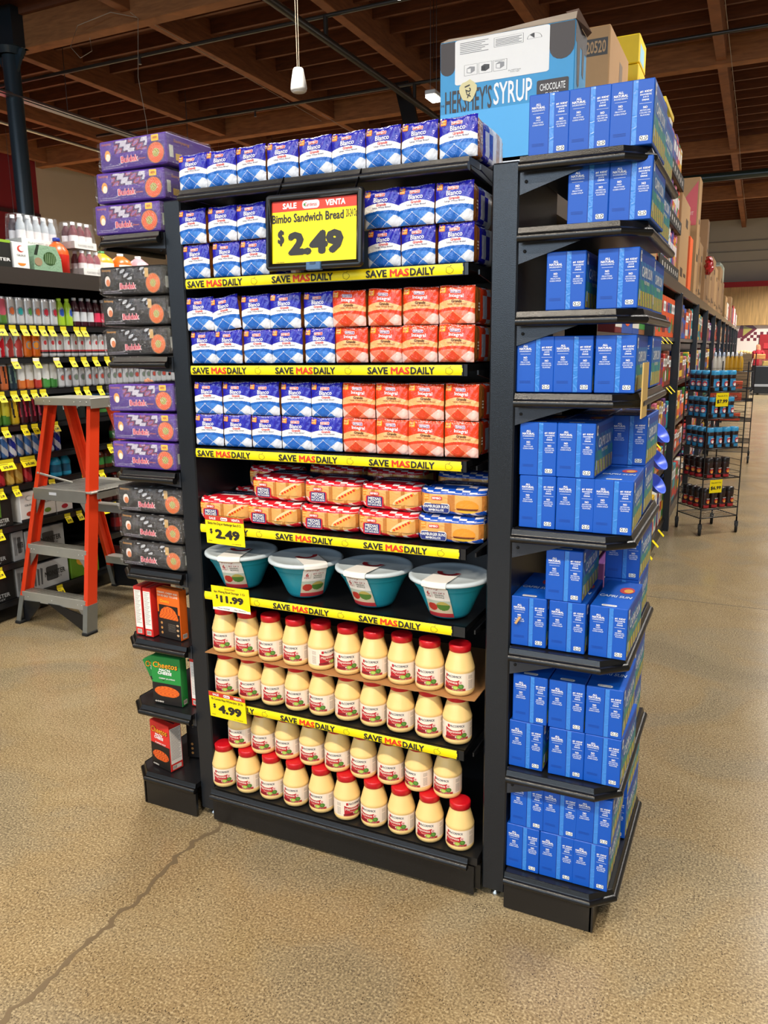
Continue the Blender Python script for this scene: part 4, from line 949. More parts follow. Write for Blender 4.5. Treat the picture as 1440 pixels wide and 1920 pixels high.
b.add([(-w/2,0,h),(w/2,0,h),(w/2+.004,-.006,h+.016),(.1,-.004,h+.013),(-.06,-.002,h+.004),(-w/2+.03,-.002,h+.006)],[(0,1,2,3,4,5)],H('b9a791'),'card'); b.add([(w/2,0,h),(w/2,d,h),(w/2+.02,d*.8,h+.0),(w/2+.008,-.006,h+.022),(w/2-.03,-.004,h+.020)],[(0,1,2,3,4)],H('6b5040'),'card'); b.box(-w/2+.01,w/2-.01,.006,d-.01,h+.0005,h+.003,H('cfc8bc'),'card'); b.build('torn_lid_flap',e)
b=MB(); b.S=lambda u,v,o:(u,-.0025-o,v); b.poly([(-.115+.028*math.cos(a)*(1+.12*math.sin(3*a)),.258+.030*math.sin(a)*(1+.1*math.cos(5*a))) for a in [i*2*PI/14 for i in range(14)]],H('d9cf9a'),.0); b.text('12x',-.113,.256,.017,H('2a2a2c'),.0005,.036,.02,rot=R(-75)); b.build('paper_note',e)
def carton(x0,x1,y0,y1,z0,z1,c,label,grp=None,prints=(),name='shipping_carton',fin='card',cat='carton'):
    b=MB(); b.M=Matrix.Translation((x0,y0,z0)); w=x1-x0;d=y1-y0;h=z1-z0
    b.cbox(0,w,0,d,0,h,c,fin,min(.004,w*.05)); b.S=lambda u,v,o:(u*w,-o,v*h)
    for p in prints:
        if p[0]=='t': b.text(p[1],p[2],p[3],p[4],p[6],.0016,p[5],.02)
        elif p[0]=='r': b.rect(p[1],p[2],p[3],p[4],p[5],.0006)
        elif p[0]=='T': b.S=lambda u,v,o:(w+o,u*d,v*h)
    o=b.build(name); 
    return tag(o,label,cat,grp)
# glyphs here live in 0..1 units of each carton face
KR=H('b08655'); KD=H('2a241e')
carton(.66,1.0,1.28,1.72,ZR,2.79,KR,'brown cereal shipping carton with printed number behind the syrup carton',None,[('r',.725,.975,.845,.935,KD),('t','20520',.85,.89,.065,.215,KR),('t','CO',.67,.91,.035,.05,KD),('t','KS',.76,.60,.12,.2,KD),('t','cereal',.76,.50,.05,.2,KD),('T',),('r',.06,.12,.35,.65,KD),('r',.5,.66,.72,.9,H('6b5236')),('t','cereal',.45,.5,.05,.4,KD)])
carton(.72,1.02,1.87,2.07,2.585,2.825,H('ecc616'),'yellow carton behind the brown one, lower of two','yellow cartons',[('r',.62,.82,.42,.75,H('c9324a')),('T',),('r',.1,.7,.3,.8,H('d8a41a'))])
carton(.72,1.02,1.87,2.07,2.828,2.945,H('f0ca14'),'yellow carton behind the brown one, upper of two with blue artwork','yellow cartons',[('t','S',.62,.5,.5,.1,KD),('T',),('r',.1,.7,.1,.7,H('8cc2dc'))])
carton(.70,1.01,1.86,2.3,ZR,2.582,KR,'plain brown carton under the yellow cartons')
# ================================================================== DRINKS GONDOLA (left aisle, faces +x)
XF=-2.5
D0=empty('drinks_shelving',(0,0,0)); tag(D0,'long black drinks shelving unit along the left aisle behind the ladder','shelving unit')
ZD=[1.795,1.600,1.405,1.195,1.000,.830,.585,.355,.125]
Y0,Y1=.6,6.2
b=MB(); b.box(XF-.52,XF-.50,Y0,Y1,.05,2.12,H('0a0a0b'),'darkmetal'); b.build('back_panel',D0)
b=MB(); b.box(XF-.5,XF-.06,Y0,Y1,.004,.10,H('0d0d0e'),'darkmetal'); b.box(XF-.06,XF-.03,Y0,Y1,.004,.115,H('141415'),'darkmetal'); b.build('kick_plate',D0)
for z in ZD:
    s=MB(); s.box(XF-.5,XF,Y0,Y1,z-.02,z,H('141415'),'darkmetal'); s.box(XF,XF+.006,Y0,Y1,z-.034,z+.002,H('1e1e20'),'plastic'); s.box(XF+.005,XF+.008,Y0,Y1,z+.0,z+.003,H('55575a'),'metal'); s.build('shelf',D0)
s=MB(); s.box(XF-.5,XF+.03,Y0,Y1,2.10,2.125,H('2e2b28'),'darkmetal'); s.box(XF+.03,XF+.045,Y0,Y1,2.03,2.127,H('35312d'),'darkmetal'); s.build('canopy_shelf',D0)
for y in (Y0+.02,2.13,3.98,5.8):
    s=MB(); s.box(XF-.5,XF-.46,y-.03,y+.03,.1,2.1,H('131314'),'darkmetal'); s.build('upright',D0)
def can_proto(nm,r,h,body,fn,neck=True,cap=None,cat='can'):
    b=MB()
    if cat=='can':
        prof=[(0,.002),(r*.78,0),(r*.82,.002),(r,.008)]+[(r,.008+(h-.022)*k/24) for k in range(1,25)]+[(r*.86,h-.004),(r*.86,h),(r*.8,h),(r*.78,h-.004),(0,h-.004)]
        b.lathe(prof,body,'foil',48,cfun=lambda z,a:(H('b9bcc0') if (z>h-.012 or z<.004) else fn(z/h,((a-0)/(2*PI)+.5)%1)))
    else:
        prof=[(0,.002),(r*.9,0),(r,.006)]+[(r,.006+(h*.6)*k/16) for k in range(1,17)]+[(r*.92,h*.68),(r*.7,h*.80),(r*.45,h*.88),(r*.42,h*.92)]
        b.lathe(prof,body,'plastic',36,cfun=lambda z,a:fn(z/h,((a)/(2*PI)+.5)%1)); b.lathe([(r*.48,h*.91),(r*.5,h*.92),(r*.5,h),(r*.44,h+.001),(0,h+.001)],cap,'plastic',16)
    o=b.build(nm); tag(o,None,cat,None); KIDS[o.name]=[]; return o
S_=H('d9dbde'); G1=H('a9adb2')
def mkfn(base,acc,kind):
    def f(t,a):
        d=abs(a-.5)
        if kind=='disc':
            q=math.hypot(d*2.6,(t-.5)*1.9)
            return acc if q<.24 else H('8d9196') if q<.33 else base
        if kind=='star': return acc if (abs(d)*2.4+abs(t-.5)*1.1<.38 or (t<.3 and d<.1)) else base
        if kind=='band': return acc if .24<t<.30 else (H('3f4246') if .17<t<=.24 else (acc if math.hypot(d*3,(t-.6)*2)<.18 else base))
        if kind=='half': return acc if t<.33+d*.3 else base
        if kind=='claw': return acc if (t>.25 and int(a*17+t*1.4)%3==0 and d<.3) else base
        if kind=='diag': return acc if (t+a*1.3)%.7<.33 else base
        if kind=='label': return acc if .18<t<.52 else base
        return base
    return f
protos={}
def CP(key):
    if key in protos: return protos[key]
    r,h,base,acc,kind,cat,cap=CANS[key]
    protos[key]=can_proto('drink_can' if cat=='can' else 'drink_bottle',r,h,H(base),mkfn(H(base),H(acc),kind),cap=H(cap) if cap else None,cat=cat); return protos[key]
CANS={'pinkgreen':(.029,.165,'c2586a','5a8a3c','half','can',None),'bai_r':(.030,.165,'cfd1d3','b3303e','disc','can',None),'bai_g':(.030,.165,'cfd1d3','4f8b46','disc','can',None),'bai_t':(.030,.165,'cfd1d3','2f9a9c','disc','can',None),'bai_o':(.030,.165,'cfd1d3','c0633a','disc','can',None),
 'lime':(.029,.175,'9cc22e','22489a','disc','bottle','b8dc3a'),'dark':(.029,.185,'3a1420','c9cdd2','label','bottle','b9babd'),'darkpink':(.029,.180,'3a1018','e03a5c','label','bottle','9a9a9d'),
 'star':(.031,.150,'d6d7d9','c8202c','star','can',None),'star2':(.031,.150,'cfd0d1','c24a44','star','can',None),'orange':(.031,.150,'e0701e','f09a3a','disc','can',None),'cel':(.028,.150,'dcddde','c8454a','band','can',None),
 'dkcan':(.030,.160,'23262b','5a7a3a','claw','can',None),'orcan':(.030,.160,'c86a3a','3a2a26','claw','can',None),'navy':(.030,.160,'2c3e4c','6c8a7a','claw','can',None),'start':(.029,.165,'e3e4e2','e07a3a','half','can',None),'startg':(.029,.165,'e3e4e2','4f9a4a','half','can',None),'startr':(.029,.165,'e3e4e2','c8443a','half','can',None),'small':(.027,.125,'c9cbce','c2554a','disc','can',None),'smallg':(.027,.125,'c9cbce','7a8a7a','disc','can',None),
 'yg':(.031,.165,'c8c23a','4f8a35','half','can',None),'yel':(.031,.165,'d8b52a','2a241c','claw','can',None),'maroon':(.031,.165,'4a1c26','c8405a','claw','can',None),
 'rb':(.027,.135,'3a6aa8','b9bfc8','diag','can',None),'rbd':(.027,.135,'1c2a86','c9ccd2','diag','can',None),'red':(.031,.165,'8a1620','c83038','diag','can',None),'gold':(.031,.165,'b88a2a','d8b458','diag','can',None),'cyan':(.036,.150,'2a9ac0','1c5a7a','label','bottle','3ab0d0'),'cola':(.045,.20,'3a1512','8a1a1c','label','bottle','a02020'),'tea':(.036,.150,'5a2a18','3a7a3a','label','bottle','2a2a2a')}
DES={'pinkgreen':'pink and green tall can','bai_r':'silver can with a red fruit disc','bai_g':'silver can with a green disc','bai_t':'silver can with a teal disc','bai_o':'silver can with an orange disc','lime':'lime green bottle with blue mark','dark':'dark juice bottle with grey cap','darkpink':'dark bottle with a pink label','star':'white can with a red star','star2':'silver can with a thin red star','orange':'orange can','cel':'white slim can with a red band','dkcan':'black can with green claw','orcan':'orange and black can','navy':'dark blue can','start':'white can with orange foot','startg':'white can with green foot','startr':'white can with red foot','small':'short silver can','smallg':'short grey-silver can','yg':'yellow can with green foot','yel':'yellow can with black claw','maroon':'maroon can with pink claw','rb':'light blue and silver slim can','rbd':'dark blue and silver slim can','red':'dark red can','gold':'gold can','cyan':'cyan sports bottle','cola':'dark cola bottle','tea':'dark tea bottle'}
RN=['first','second','third','fourth','fifth','sixth','seventh','eighth','ninth','tenth','eleventh','twelfth','thirteenth','fourteenth','fifteenth','sixteenth','seventeenth','eighteenth','nineteenth','twentieth']
def fill(row,items,y0):
    y=y0; cnt={}
    for k in items:
        r=CANS[k][0]; y+=r+.0022; cnt[k]=cnt.get(k,0)+1; n_=cnt[k]
        o=put(CP(k),(XF-.012-r-.004*rnd.random(),y,ZD[row]+.001),rnd.uniform(-.35,.35),'%s, %s such from the left, %s drinks row'%(DES[k],RN[n_-1],RN[row]),'drinks on the %s row'%RN[row]); y+=r+.0022
    return y
ye=[]
fill(0,['pinkgreen']*3+['bai_o','bai_t','bai_g','bai_o','bai_r','bai_r','lime','lime','dark','dark','dark','darkpink','darkpink','dark','dark'],1.28)
fill(1,['star','star','star','star2','star2','orange','orange']+['cel']*13,1.23)
fill(2,['dkcan','orcan','navy','start','start','startr','startg','startg']+['small','small','smallg','smallg','small','small','small','smallg','smallg','small','smallg','smallg','small','smallg','smallg','small','smallg','small','small','smallg','smallg','small'],1.30)
fill(3,['yg','yg','yg','yel','maroon','maroon','maroon'],1.22)
fill(4,['rb','rb','rb','rbd','rb','rb','rb','rb','rbd','rbd'],1.20)
fill(5,['red','red','gold','gold','red'],1.20); fill(5,['cyan','cyan'],1.70)
fill(4,['tea','tea','tea'],2.25); fill(5,['tea']*4,2.0); fill(6,['cola']*4,2.02); fill(7,['cola']*3,2.2)
def dbox(y0,y1,z,h,c,label,art=None,depth=.22,name='drink_case',fin='paper',x=XF-.012):
    b=MB(); b.cbox(x-depth,x,y0,y1,z,z+h,c,fin,.003); w=y1-y0
    b.S=lambda u,v,o:(x+o,y0+u*w,z+v*h)
    if art: art(b)
    o=b.build(name); return tag(o,label,'drink case')
def monster(fg,claw):
    def f(b):
        for k in range(3):
            u=.34+.1*k; b.poly([(u,.35),(u+.05,.33),(u+.06,.8),(u+.075,.92),(u+.01,.9)],claw,.001)
        b.text('MONSTER',.55,.22,.13,fg,.0015,.6,.02); b.text('ENERGY',.55,.09,.06,fg,.0015,.35,.01)
    return f
def monst2(b):
    for k in range(3): b.poly([(.12+.08*k,.2),(.155+.08*k,.18),(.18+.08*k,.8),(.12+.08*k,.85)],H('5a5c60'),.001)
    b.rrect(.42,.72,.25,.8,.05,H('3a3b3e'),.001); b.text('MONSTER',.64,.52,.2,H('1c1c1e'),.0016,.52,.02); b.text('ENERGY',.64,.32,.09,H('4a4b4e'),.0016,.35,.01)
for i,(y0,fr) in enumerate(((1.40,'c8402c'),(1.54,'7a9a3a'),(1.68,'c0283a'))):
    def art(b,fr=fr):
        b.disc(.5,.78,.2,.09,H('b9b9b9'),.001); b.disc(.55,.78,.16,.07,WHT,.0015); b.text('CELSIUS',.5,.55,.06,H('6a6a6a'),.0012,.5,.02); b.disc(.5,.25,.2,.08,H(fr),.001); b.rect(0,1,0,.1,H('2a2a2c'),.001)
    dbox(y0,y0+.135,ZD[6]+.001,.19,WHT,'white slim-can case with %s fruit picture on the seventh drinks row'%({'c8402c':'an orange','7a9a3a':'a green','c0283a':'a red berry'}[fr]),art)
dbox(1.0,1.13,ZD[6]+.001,.19,H('121412'),'black energy drink case at the left frame edge, seventh row',monster(WHT,H('5a8a2c')))
dbox(1.14,1.34,ZD[6]+.001,.19,H('121412'),'black energy drink case with green claw mark, seventh row',monster(H('b9bdb9'),H('5a8a2c')))
for k,(z,rw) in enumerate(((ZD[7]+.001,'upper'),(ZD[8]+.001,'lower'))):
    dbox(1.02,1.30,z,.19,H('101112'),'black energy drink case, %s of two at lower left'%rw,monster(H('9a9d9f'),H('2c2e2f')))
    dbox(1.315,1.40,z,.185,H('8f9295'),'grey energy drink case on end, %s of two behind the ladder rail'%rw,monst2)
dbox(1.41,1.72,ZD[7]+.001,.17,H('9a9da0'),'silver energy drink case, upper of two behind the ladder',monst2)
dbox(1.41,1.73,ZD[8]+.001,.17,H('c2c5c7'),'bright silver energy drink case, lower of two behind the ladder',monst2)
dbox(1.75,2.0,ZD[8]+.001,.19,H('5f8a1e'),'green drink pack beside the silver cases',lambda b:(b.disc(.4,.6,.2,.2,H('d8a02c'),.001),b.disc(.6,.35,.16,.1,H('3f6a1a'),.001)))
def pureleaf(b): b.rect(.05,.9,.86,.93,H('3a6a9a'),.001); b.text('PURE',.5,.68,.14,H('a9b4b0'),.001,.6,.02); b.text('LEAF',.5,.48,.14,H('a9b4b0'),.001,.6,.02); b.disc(.5,.22,.22,.07,H('3f7a35'),.001)
dbox(1.76,2.0,ZD[3]+.001,.165,H('0f1a18'),'dark tea case with a green leaf, left of two beyond the ladder',pureleaf); dbox(2.02,2.3,ZD[3]+.001,.165,H('0f1a18'),'dark tea case with a green leaf, right of two beyond the ladder',pureleaf)
dbox(1.66,1.74,ZD[3]+.001,.14,H('1d3a5a'),'small dark blue carton beside the tea cases')
# on the canopy
ZC=2.1275; XC=XF+.02
def energy(b): b.rect(0,1,.9,1,H('8ab52e'),.001); b.text('MONSTER',.62,.28,.12,WHT,.001,.7,.02)
dbox(1.20,1.50,ZC,.155,H('171a17'),'black and lime energy drink case on top of the drinks shelving',energy,x=XC)
def cels(b): b.disc(.5,.75,.22,.13,H('d2483a'),.001); b.disc(.57,.76,.18,.1,WHT,.0015); b.text('CELSIUS',.5,.5,.07,H('555555'),.001,.55,.01); b.disc(.5,.2,.25,.1,H('e88a2c'),.001,a0=PI,a1=2*PI)
dbox(1.505,1.62,ZC,.15,WHT,'white slim-can case with orange slice on top of the drinks shelving',cels,x=XC+.01)
def greenbag(b): b.disc(.55,.5,.28,.26,H('2f5a22'),.001); b.disc(.2,.3,.14,.14,H('8a7a60'),.001)
e=empty('film_wrapped_pack',(XC-.1,1.76,ZC)); tag(e,'green-tinted film-wrapped water pack with a dark leaf picture on the canopy','drink pack')
b=MB(); b.prism([(-.11,0),(.115,0),(.11,.08),(.07,.15),(-.05,.155),(-.1,.1)],-.1,.1,H('7fa083'),'film','y'); b.M=Matrix.Identity(4)
V=b
c=MB(); c.M=Matrix.Translation((.1,0,0)); c.prism([(-.11,0),(.11,0),(.105,.08),(.07,.15),(-.07,.15),(-.105,.08)],-.2,.012,H('86a98c'),'film','x'); c.S=lambda u,v,o:(.0125+o,u,v)
c.disc(.015,.075,.05,.04,H('2c4f1e'),.001); 
for k in range(6): c.poly([(-.02+.014*k,.045),(-.016+.014*k,.045),(-.014+.014*k,.105),(-.017+.014*k,.105)],H('8fae86'),.0016)
c.disc(-.075,.05,.03,.025,H('9a8468'),.001); c.poly([(-.105,.09),(-.08,.09),(-.06,.15),(-.08,.15)],H('1d2a1c'),.001); c.build('film_pack',e)
e=empty('juice_jug',(XC-.11,1.955,ZC)); tag(e,'orange juice jug with blue cap on the canopy','jug')
b=MB(); b.lathe([(0,0),(.06,0),(.068,.01),(.07,.09),(.072,.12),(.066,.15),(.04,.185),(.02,.20),(.02,.208)],H('d2501c'),'plastic',24,cfun=lambda z,a:(H('c8281c') if .03<z<.11 and abs(a-0)%6.283<1.2 or (.03<z<.11 and a>5.1) else H('d85a20'))); b.build('jug',e)
b=MB(); b.lathe([(.023,.205),(.024,.207),(.024,.225),(.02,.228),(0,.228)],H('22308e'),'plastic',20); b.build('cap',e)
def bottlepack(loc,n,label,h=.17,liq='5c1020',body='c9cfd6'):
    e=empty('bottle_pack',loc); tag(e,label,'drink pack')
    for j in range(2):
        for i in range(n):
            b=MB(); b.lathe([(0,0),(.027,0),(.029,.006),(.029,h*.5),(.026,h*.7),(.013,h*.86),(.012,h*.9)],H(liq),'plastic',14,cfun=lambda z,a:(H('e3dfe0') if .1<z/h<.42 else H(liq if j else body)),cx=-.04-j*.062,cy=.034+i*.061); b.lathe([(.014,h*.89),(.014,h),(0,h+.001)],H('eceef0'),'plastic',12,cx=-.04-j*.062,cy=.034+i*.061); b.build('bottle',e)
    w=MB(); L=n*.061+.008
    w.prism([(-.14,0),(0,0),(-.004,.05),(-.026,h+.004),(-.12,h+.004),(-.138,.05)],0,L,WHT,'wrap','y'); w.build('shrink_wrap',e)
    w=MB(); w.box(-.14,.0005,0,L,0,.045,H('e4e2de'),'paper'); w.S=lambda u,v,o:(.001+o,u,v); w.text('FLAVORED WATER',L*.5,.02,.014,H('9a9a9a'),.001,L*.7); w.build('carton_tray',e); return e
bottlepack((XC,2.06,ZC),3,'dark red bottle pack in shrink wrap, lower one on the canopy',.16,'5c1020','8a3040')
bottlepack((XC-.13,1.70,ZC+.158),5,'clear bottle pack with white caps stacked high on the canopy',.19,'4a4046','aab2ba')
bottlepack((XC-.02,2.02,ZC+.168),3,'dark red bottle pack with white caps, upper one on the canopy',.165,'4c0c18','6a2230')
for k,(y,c,lb) in enumerate(((2.32,'e8a422','yellow orange drink jug beside the bottle packs'),(2.50,'e86a1c','orange drink jug, right of the yellow one'),(2.68,'c8a0a8','pinkish drink jug, farthest on the canopy'))):
    e=empty('drink_jug',(XC-.09,y,ZC)); tag(e,lb,'jug'); b=MB(); b.lathe([(0,0),(.072,0),(.08,.012),(.08,.10),(.07,.13),(.03,.16),(.02,.165)],H(c),'plastic',20,cfun=lambda z,a,c=c:(H('f3ead8') if .03<z<.07 and (a<.9 or a>5.4) else H(c))); b.build('jug',e)
    b=MB(); b.lathe([(.022,.162),(.022,.18),(0,.18)],H('3f8a3a') if k==0 else H('e8e8e8'),'plastic',14); b.build('cap',e)
# yellow shelf tags hanging from the shelf edges
def shelftag(y,z,w,label,h=.05,txt='1.99',white=False):
    b=MB(); b.prism([(XF+.0075,z+.0),(XF+.0075,z-.022),(XF+.012,z-.026),(XF+.034,z-h-.012),(XF+.0335,z-h-.013),(XF+.011,z-.0265),(XF+.0068,z-.0225),(XF+.0068,z)],y,y+w,YEL,'paper','y')
    b.S=lambda u,v,o:(XF+.0345-.022*(v/(h-.014))+o,y+u*w,z-h-.012+v)
    b.text(txt,.5,.018,.014,INK,.0012,.62,.03); b.rect(.06,.6,.034,.037,H('8a7a20'),.001)
    c=MB(); b.S=lambda u,v,o:(XF+.0080+o,y+u*w,z-.021+v); b.rect(.0,1,.001,.020,H('d8c820') if not white else H('e2e2de'),.0006)
    o=b.build('price_tag'); return tag(o,label,'price tag','yellow price tags on the drinks shelving')
for r,ys in enumerate(([1.30,1.44,1.52,1.59,1.66,1.73,1.83,1.94,2.0],[1.43,1.59,1.75,1.88,1.98,2.08,2.19],[1.22,1.31,1.40,1.475,1.55,1.62,1.90,1.98,2.1],[1.31,1.45,1.53,1.62,1.69,2.02,2.2],[1.26,1.42,2.15,2.3],[1.23,1.34,1.52,1.62,1.9,2.05],[1.19,1.72,1.82,2.05,2.14],[1.06,1.16],[1.06,1.6])):
    for k,y in enumerate(ys):
        w=.11 if (r,k) in ((0,0),(4,0),(4,1)) else .048
        shelftag(y,ZD[r]-.002,w,'yellow price tag, %s on the edge below the %s drinks row'%(ORD[k] if k<len(ys)-1 else 'rightmost',RN[r]),txt='2/5.00' if r>=4 and w>.06 else ('1.99' if r<4 else '21.99'),white=(r==1 and k<3))
# ================================================================== STEPLADDER
L=empty('stepladder',(0,0,0)); tag(L,'orange fibreglass stepladder with aluminium steps standing in the left aisle','ladder')
OR=H('e0401c'); AL=H('b0aea4')
def rail(b,p,q,c=OR,w=.03,d=.075,t0=0,t1=1,fin='plastic'):
    """C-section rail from foot p to head q, open side facing the other rail"""
    p=Vector(p);q=Vector(q);a=p.lerp(q,t0);e_=p.lerp(q,t1)
    V=[];F=[]
    sec=[(-w/2,-d/2),(w/2,-d/2),(w/2,-d/2+.006),(-w/2+.005,-d/2+.006),(-w/2+.005,d/2-.006),(w/2,d/2-.006),(w/2,d/2),(-w/2,d/2)]
    sg=1 if p.x<-2.1 else -1
    for o in (a,e_): V+=[(o.x+sg*x,o.y+y,o.z) for x,y in sec]
    n=8
    F=[(i,(i+1)%n,n+(i+1)%n,n+i) for i in range(n)]+[(0,1,2,3),(0,3,4,7),(4,5,6,7),(8,11,10,9),(8,15,12,11),(12,15,14,13)]
    b.add(V,F,c,fin); return b
LF=((-2.415,1.255,0),(-2.375,1.60,1.35)); RF=((-1.865,1.255,0),(-2.03,1.60,1.35))
LR=((-2.44,2.09,0),(-2.37,1.72,1.35)); RR=((-1.84,2.09,0),(-2.025,1.72,1.35))
for nm,(p,q) in (('front_rail',LF),('front_rail',RF),('rear_rail',LR),('rear_rail',RR)):
    o=rail(MB(),p,q,OR,t0=.11).build(nm,L)
    f=MB(); rail(f,p,q,H('85857d'),.034,.082,.012,.125,'alum'); f.build('foot_bracket',o)
    f=MB(); f.cbox(p[0]-.022,p[0]+.022,p[1]-.045,p[1]+.045,0,.018,H('141414'),'rubber',.004); f.build('rubber_foot',o)
def mid(A_,t): return Vector(A_[0]).lerp(Vector(A_[1]),t)
for t in (.145,.355):
    a=mid(LF,t);c=mid(RF,t)
    b=MB(); b.cbox(a.x,c.x,a.y-.042,a.y+.045,a.z-.006,a.z,AL,'alum',.002); b.cbox(a.x,c.x,a.y-.044,a.y-.040,a.z-.058,a.z,AL,'alum',.001)
    for k in range(5): b.box(a.x+.01,c.x-.01,a.y-.03+k*.015,a.y-.027+k*.015,a.z,a.z+.002,H('7d7c76'),'metal')
    for x in (a.x+.03,a.x+.05,a.x+.25,c.x-.06,c.x-.03): b.sphere(x,a.y-.0445,a.z-.03,.004,.002,.004,H('d8d8d4'),'metal',8,4)
    b.build('step',L)
    b=MB(); b.prism([(a.x,a.z-.055),(a.x+.07,a.z-.05),(a.x,a.z-.14)],a.y-.04,a.y-.037,H('8f8b82'),'alum','y'); b.build('corner_brace',L)
    b=MB(); b.prism([(c.x,c.z-.055),(c.x-.07,c.z-.05),(c.x,c.z-.14)],a.y-.04,a.y-.037,H('8f8b82'),'alum','y'); b.build('corner_brace',L)
a=mid(LF,.605);c=mid(RF,.605)
b=MB(); b.cbox(a.x-.005,c.x+.045,a.y-.05,1.90,a.z-.012,a.z,AL,'alum',.003); b.cbox(a.x-.005,c.x+.0,a.y-.055,a.y-.048,a.z-.07,a.z,H('8f8c84'),'alum',.001); b.cbox(c.x+.035,c.x+.045,a.y-.0,1.90,a.z-.05,a.z,H('8f8c84'),'alum',.001)
for k in range(15): b.box(a.x+.02,c.x+.02,a.y-.03+k*.026,a.y-.022+k*.026,a.z,a.z+.0025,H('8f8e88'),'alum')
b.rrect(0,0,0,0,0,WHT) if False else None
b.build('platform',L)
b=MB(); b.box(-2.26,-2.20,a.y-.0565,a.y-.0555,a.z-.035,a.z-.018,H('cfd0d4'),'paper'); b.build('maker_plate',L)
b=MB(); b.tube([(a.x+.005,a.y-.02,a.z+.09),(a.x+.10,a.y+.16,a.z+.005)],.008,AL,'alum',6); b.build('platform_strut',L)
b=MB(); b.prism([(a.x,a.z-.06),(a.x+.05,a.z-.06),(a.x,a.z-.16)],a.y-.05,a.y-.046,H('8f8b82'),'alum','y'); b.build('corner_brace',L)
b=MB(); b.prism([(c.x,c.z-.06),(c.x-.06,c.z-.06),(c.x,c.z-.16)],a.y-.05,a.y-.046,H('8f8b82'),'alum','y'); b.build('corner_brace',L)
for t in (.18,.37,.47):
    if t==.37: continue
    p=mid(LR,t);q=mid(RR,t); b=MB(); b.cbox(p.x,q.x,p.y-.04,p.y+.04,p.z-.005,p.z,AL,'alum',.002); b.cbox(p.x,q.x,p.y-.043,p.y-.040,p.z-.05,p.z,AL,'alum',.001); b.build('rear_step',L)
b=MB(); b.cbox(-2.43,-1.97,1.52,1.80,1.352,1.36,H('b4b2a8'),'alum',.003); b.cbox(-2.43,-1.97,1.515,1.523,1.315,1.36,H('a8a59a'),'alum',.002); b.cbox(-1.978,-1.97,1.52,1.80,1.30,1.36,H('a8a59a'),'alum',.002)
for x in (-2.35,-2.3,-2.1,-2.05,-2.0): b.sphere(x,1.514,1.338,.005,.002,.005,H('e2e2de'),'metal',8,4)
b.build('top_cap',L)
for (p,q) in (((-2.25,1.26,0.28),0),): 
    b=MB(); b.prism([(-1.875,.005),(-1.875,.10),(-2.10,.145),(-2.19,.145),(-1.92,.01)],1.255,1.263,H('17181a'),'plastic','y'); b.build('foot_gusset',L)
    b=MB(); b.prism([(-2.405,.01),(-2.405,.14),(-2.26,.145),(-2.26,.12),(-2.37,.01)],1.255,1.263,H('17181a'),'plastic','y'); b.build('foot_gusset',L)
b=MB(); b.prism([(-2.44,.01),(-2.44,.3),(-2.36,.3),(-2.22,.02)],2.06,2.068,H('141517'),'plastic','y'); b.build('foot_gusset',L)
# ================================================================== LONG RUN BEHIND (right aisle side)
XR=.93
Rn=empty('aisle_rack',(0,0,0)); tag(Rn,'long black aisle rack running away behind the blue cartons','rack')
for y in (3.45,5.33,7.38,9.05,10.95,12.8,14.65,16.5,18.35,20.2,22.1,24):
    b=MB(); b.cbox(XR-.03,XR+.035,y-.04,y+.04,0,2.06,H('1b1f24'),'hammer',.004)
    for k in range(14): b.box(XR+.0352,XR+.0358,y-.006,y+.006,.15+k*.14,.165+k*.14,H('c9c9c4'),'metal')
    b.build('upright',Rn)
for z in (1.69,1.30,.93,.62,.12):
    b=MB(); b.box(XR-.45,XR,.62,24,z-.03,z,H('1a1b1d'),'darkmetal'); b.build('shelf',Rn)
b=MB(); b.box(XR-.5,XR+.0,.46,24,2.095,2.13,H('4c443c'),'darkmetal'); b.box(XR,XR+.02,.62,24,2.05,2.133,H('5d544a'),'darkmetal'); b.build('top_shelf',Rn)
b=MB(); b.box(XR-.5,XR-.47,.62,24,.05,2.1,H('0c0c0d'),'darkmetal'); b.build('back_panel',Rn)
b=MB(); b.box(XR-.45,XR-.01,.62,24,0,.09,H('121213'),'darkmetal'); b.build('kick_plate',Rn)
b=MB(); b.box(-.05,.44,.62,24,2.095,2.13,H('26221e'),'darkmetal'); b.box(-.05,-.03,.62,24,.0,.12,H('121213'),'darkmetal'); b.build('far_side_shelf',Rn)
pal=[('orange','e05a1c'),('red','c02a22'),('blue','2a4fa0'),('white','d8d4ca'),('yellow','e0b52a'),('green','3f8a3c'),('brown','8a5a34'),('purple','6a3a7a'),('teal','2a8a94'),('tan','c9a274'),('pink','c8607a'),('dark red','6e1a1c')]
q=random.Random(21)
def stock(y,z,w,h,cname,col,label,grp):
    b=MB(); d=q.uniform(.16,.28); r=.004
    b.cbox(XR-.02-d,XR-.02,y,y+w,z,z+h,H(col),'paper',min(r,w*.1)); b.S=lambda u,v,o:(XR-.02+o,y+u*w,z+v*h)
    a2=H(q.choice(pal)[1]); k=q.random()
    b.rect(.08,.92,.62,.86,WHT if q.random()<.6 else a2,.001)
    if k<.5: b.disc(.5,.33,.32,.18,a2,.001)
    else: b.rect(0,1,.12,.35,a2,.001)
    b.text(q.choice(('TASTY','CRUNCH','FRESH','RICO','SABOR','ORO')) if False else '|||||',.5,.74,.12,H('333333'),.0016,.6)
    o=b.build('grocery_box'); return tag(o,label,'grocery box',grp)
ZRk=[(1.69,.34,'top'),(1.30,.33,'second'),(.93,.31,'third'),(.62,.25,'fourth'),(.12,.42,'bottom')]
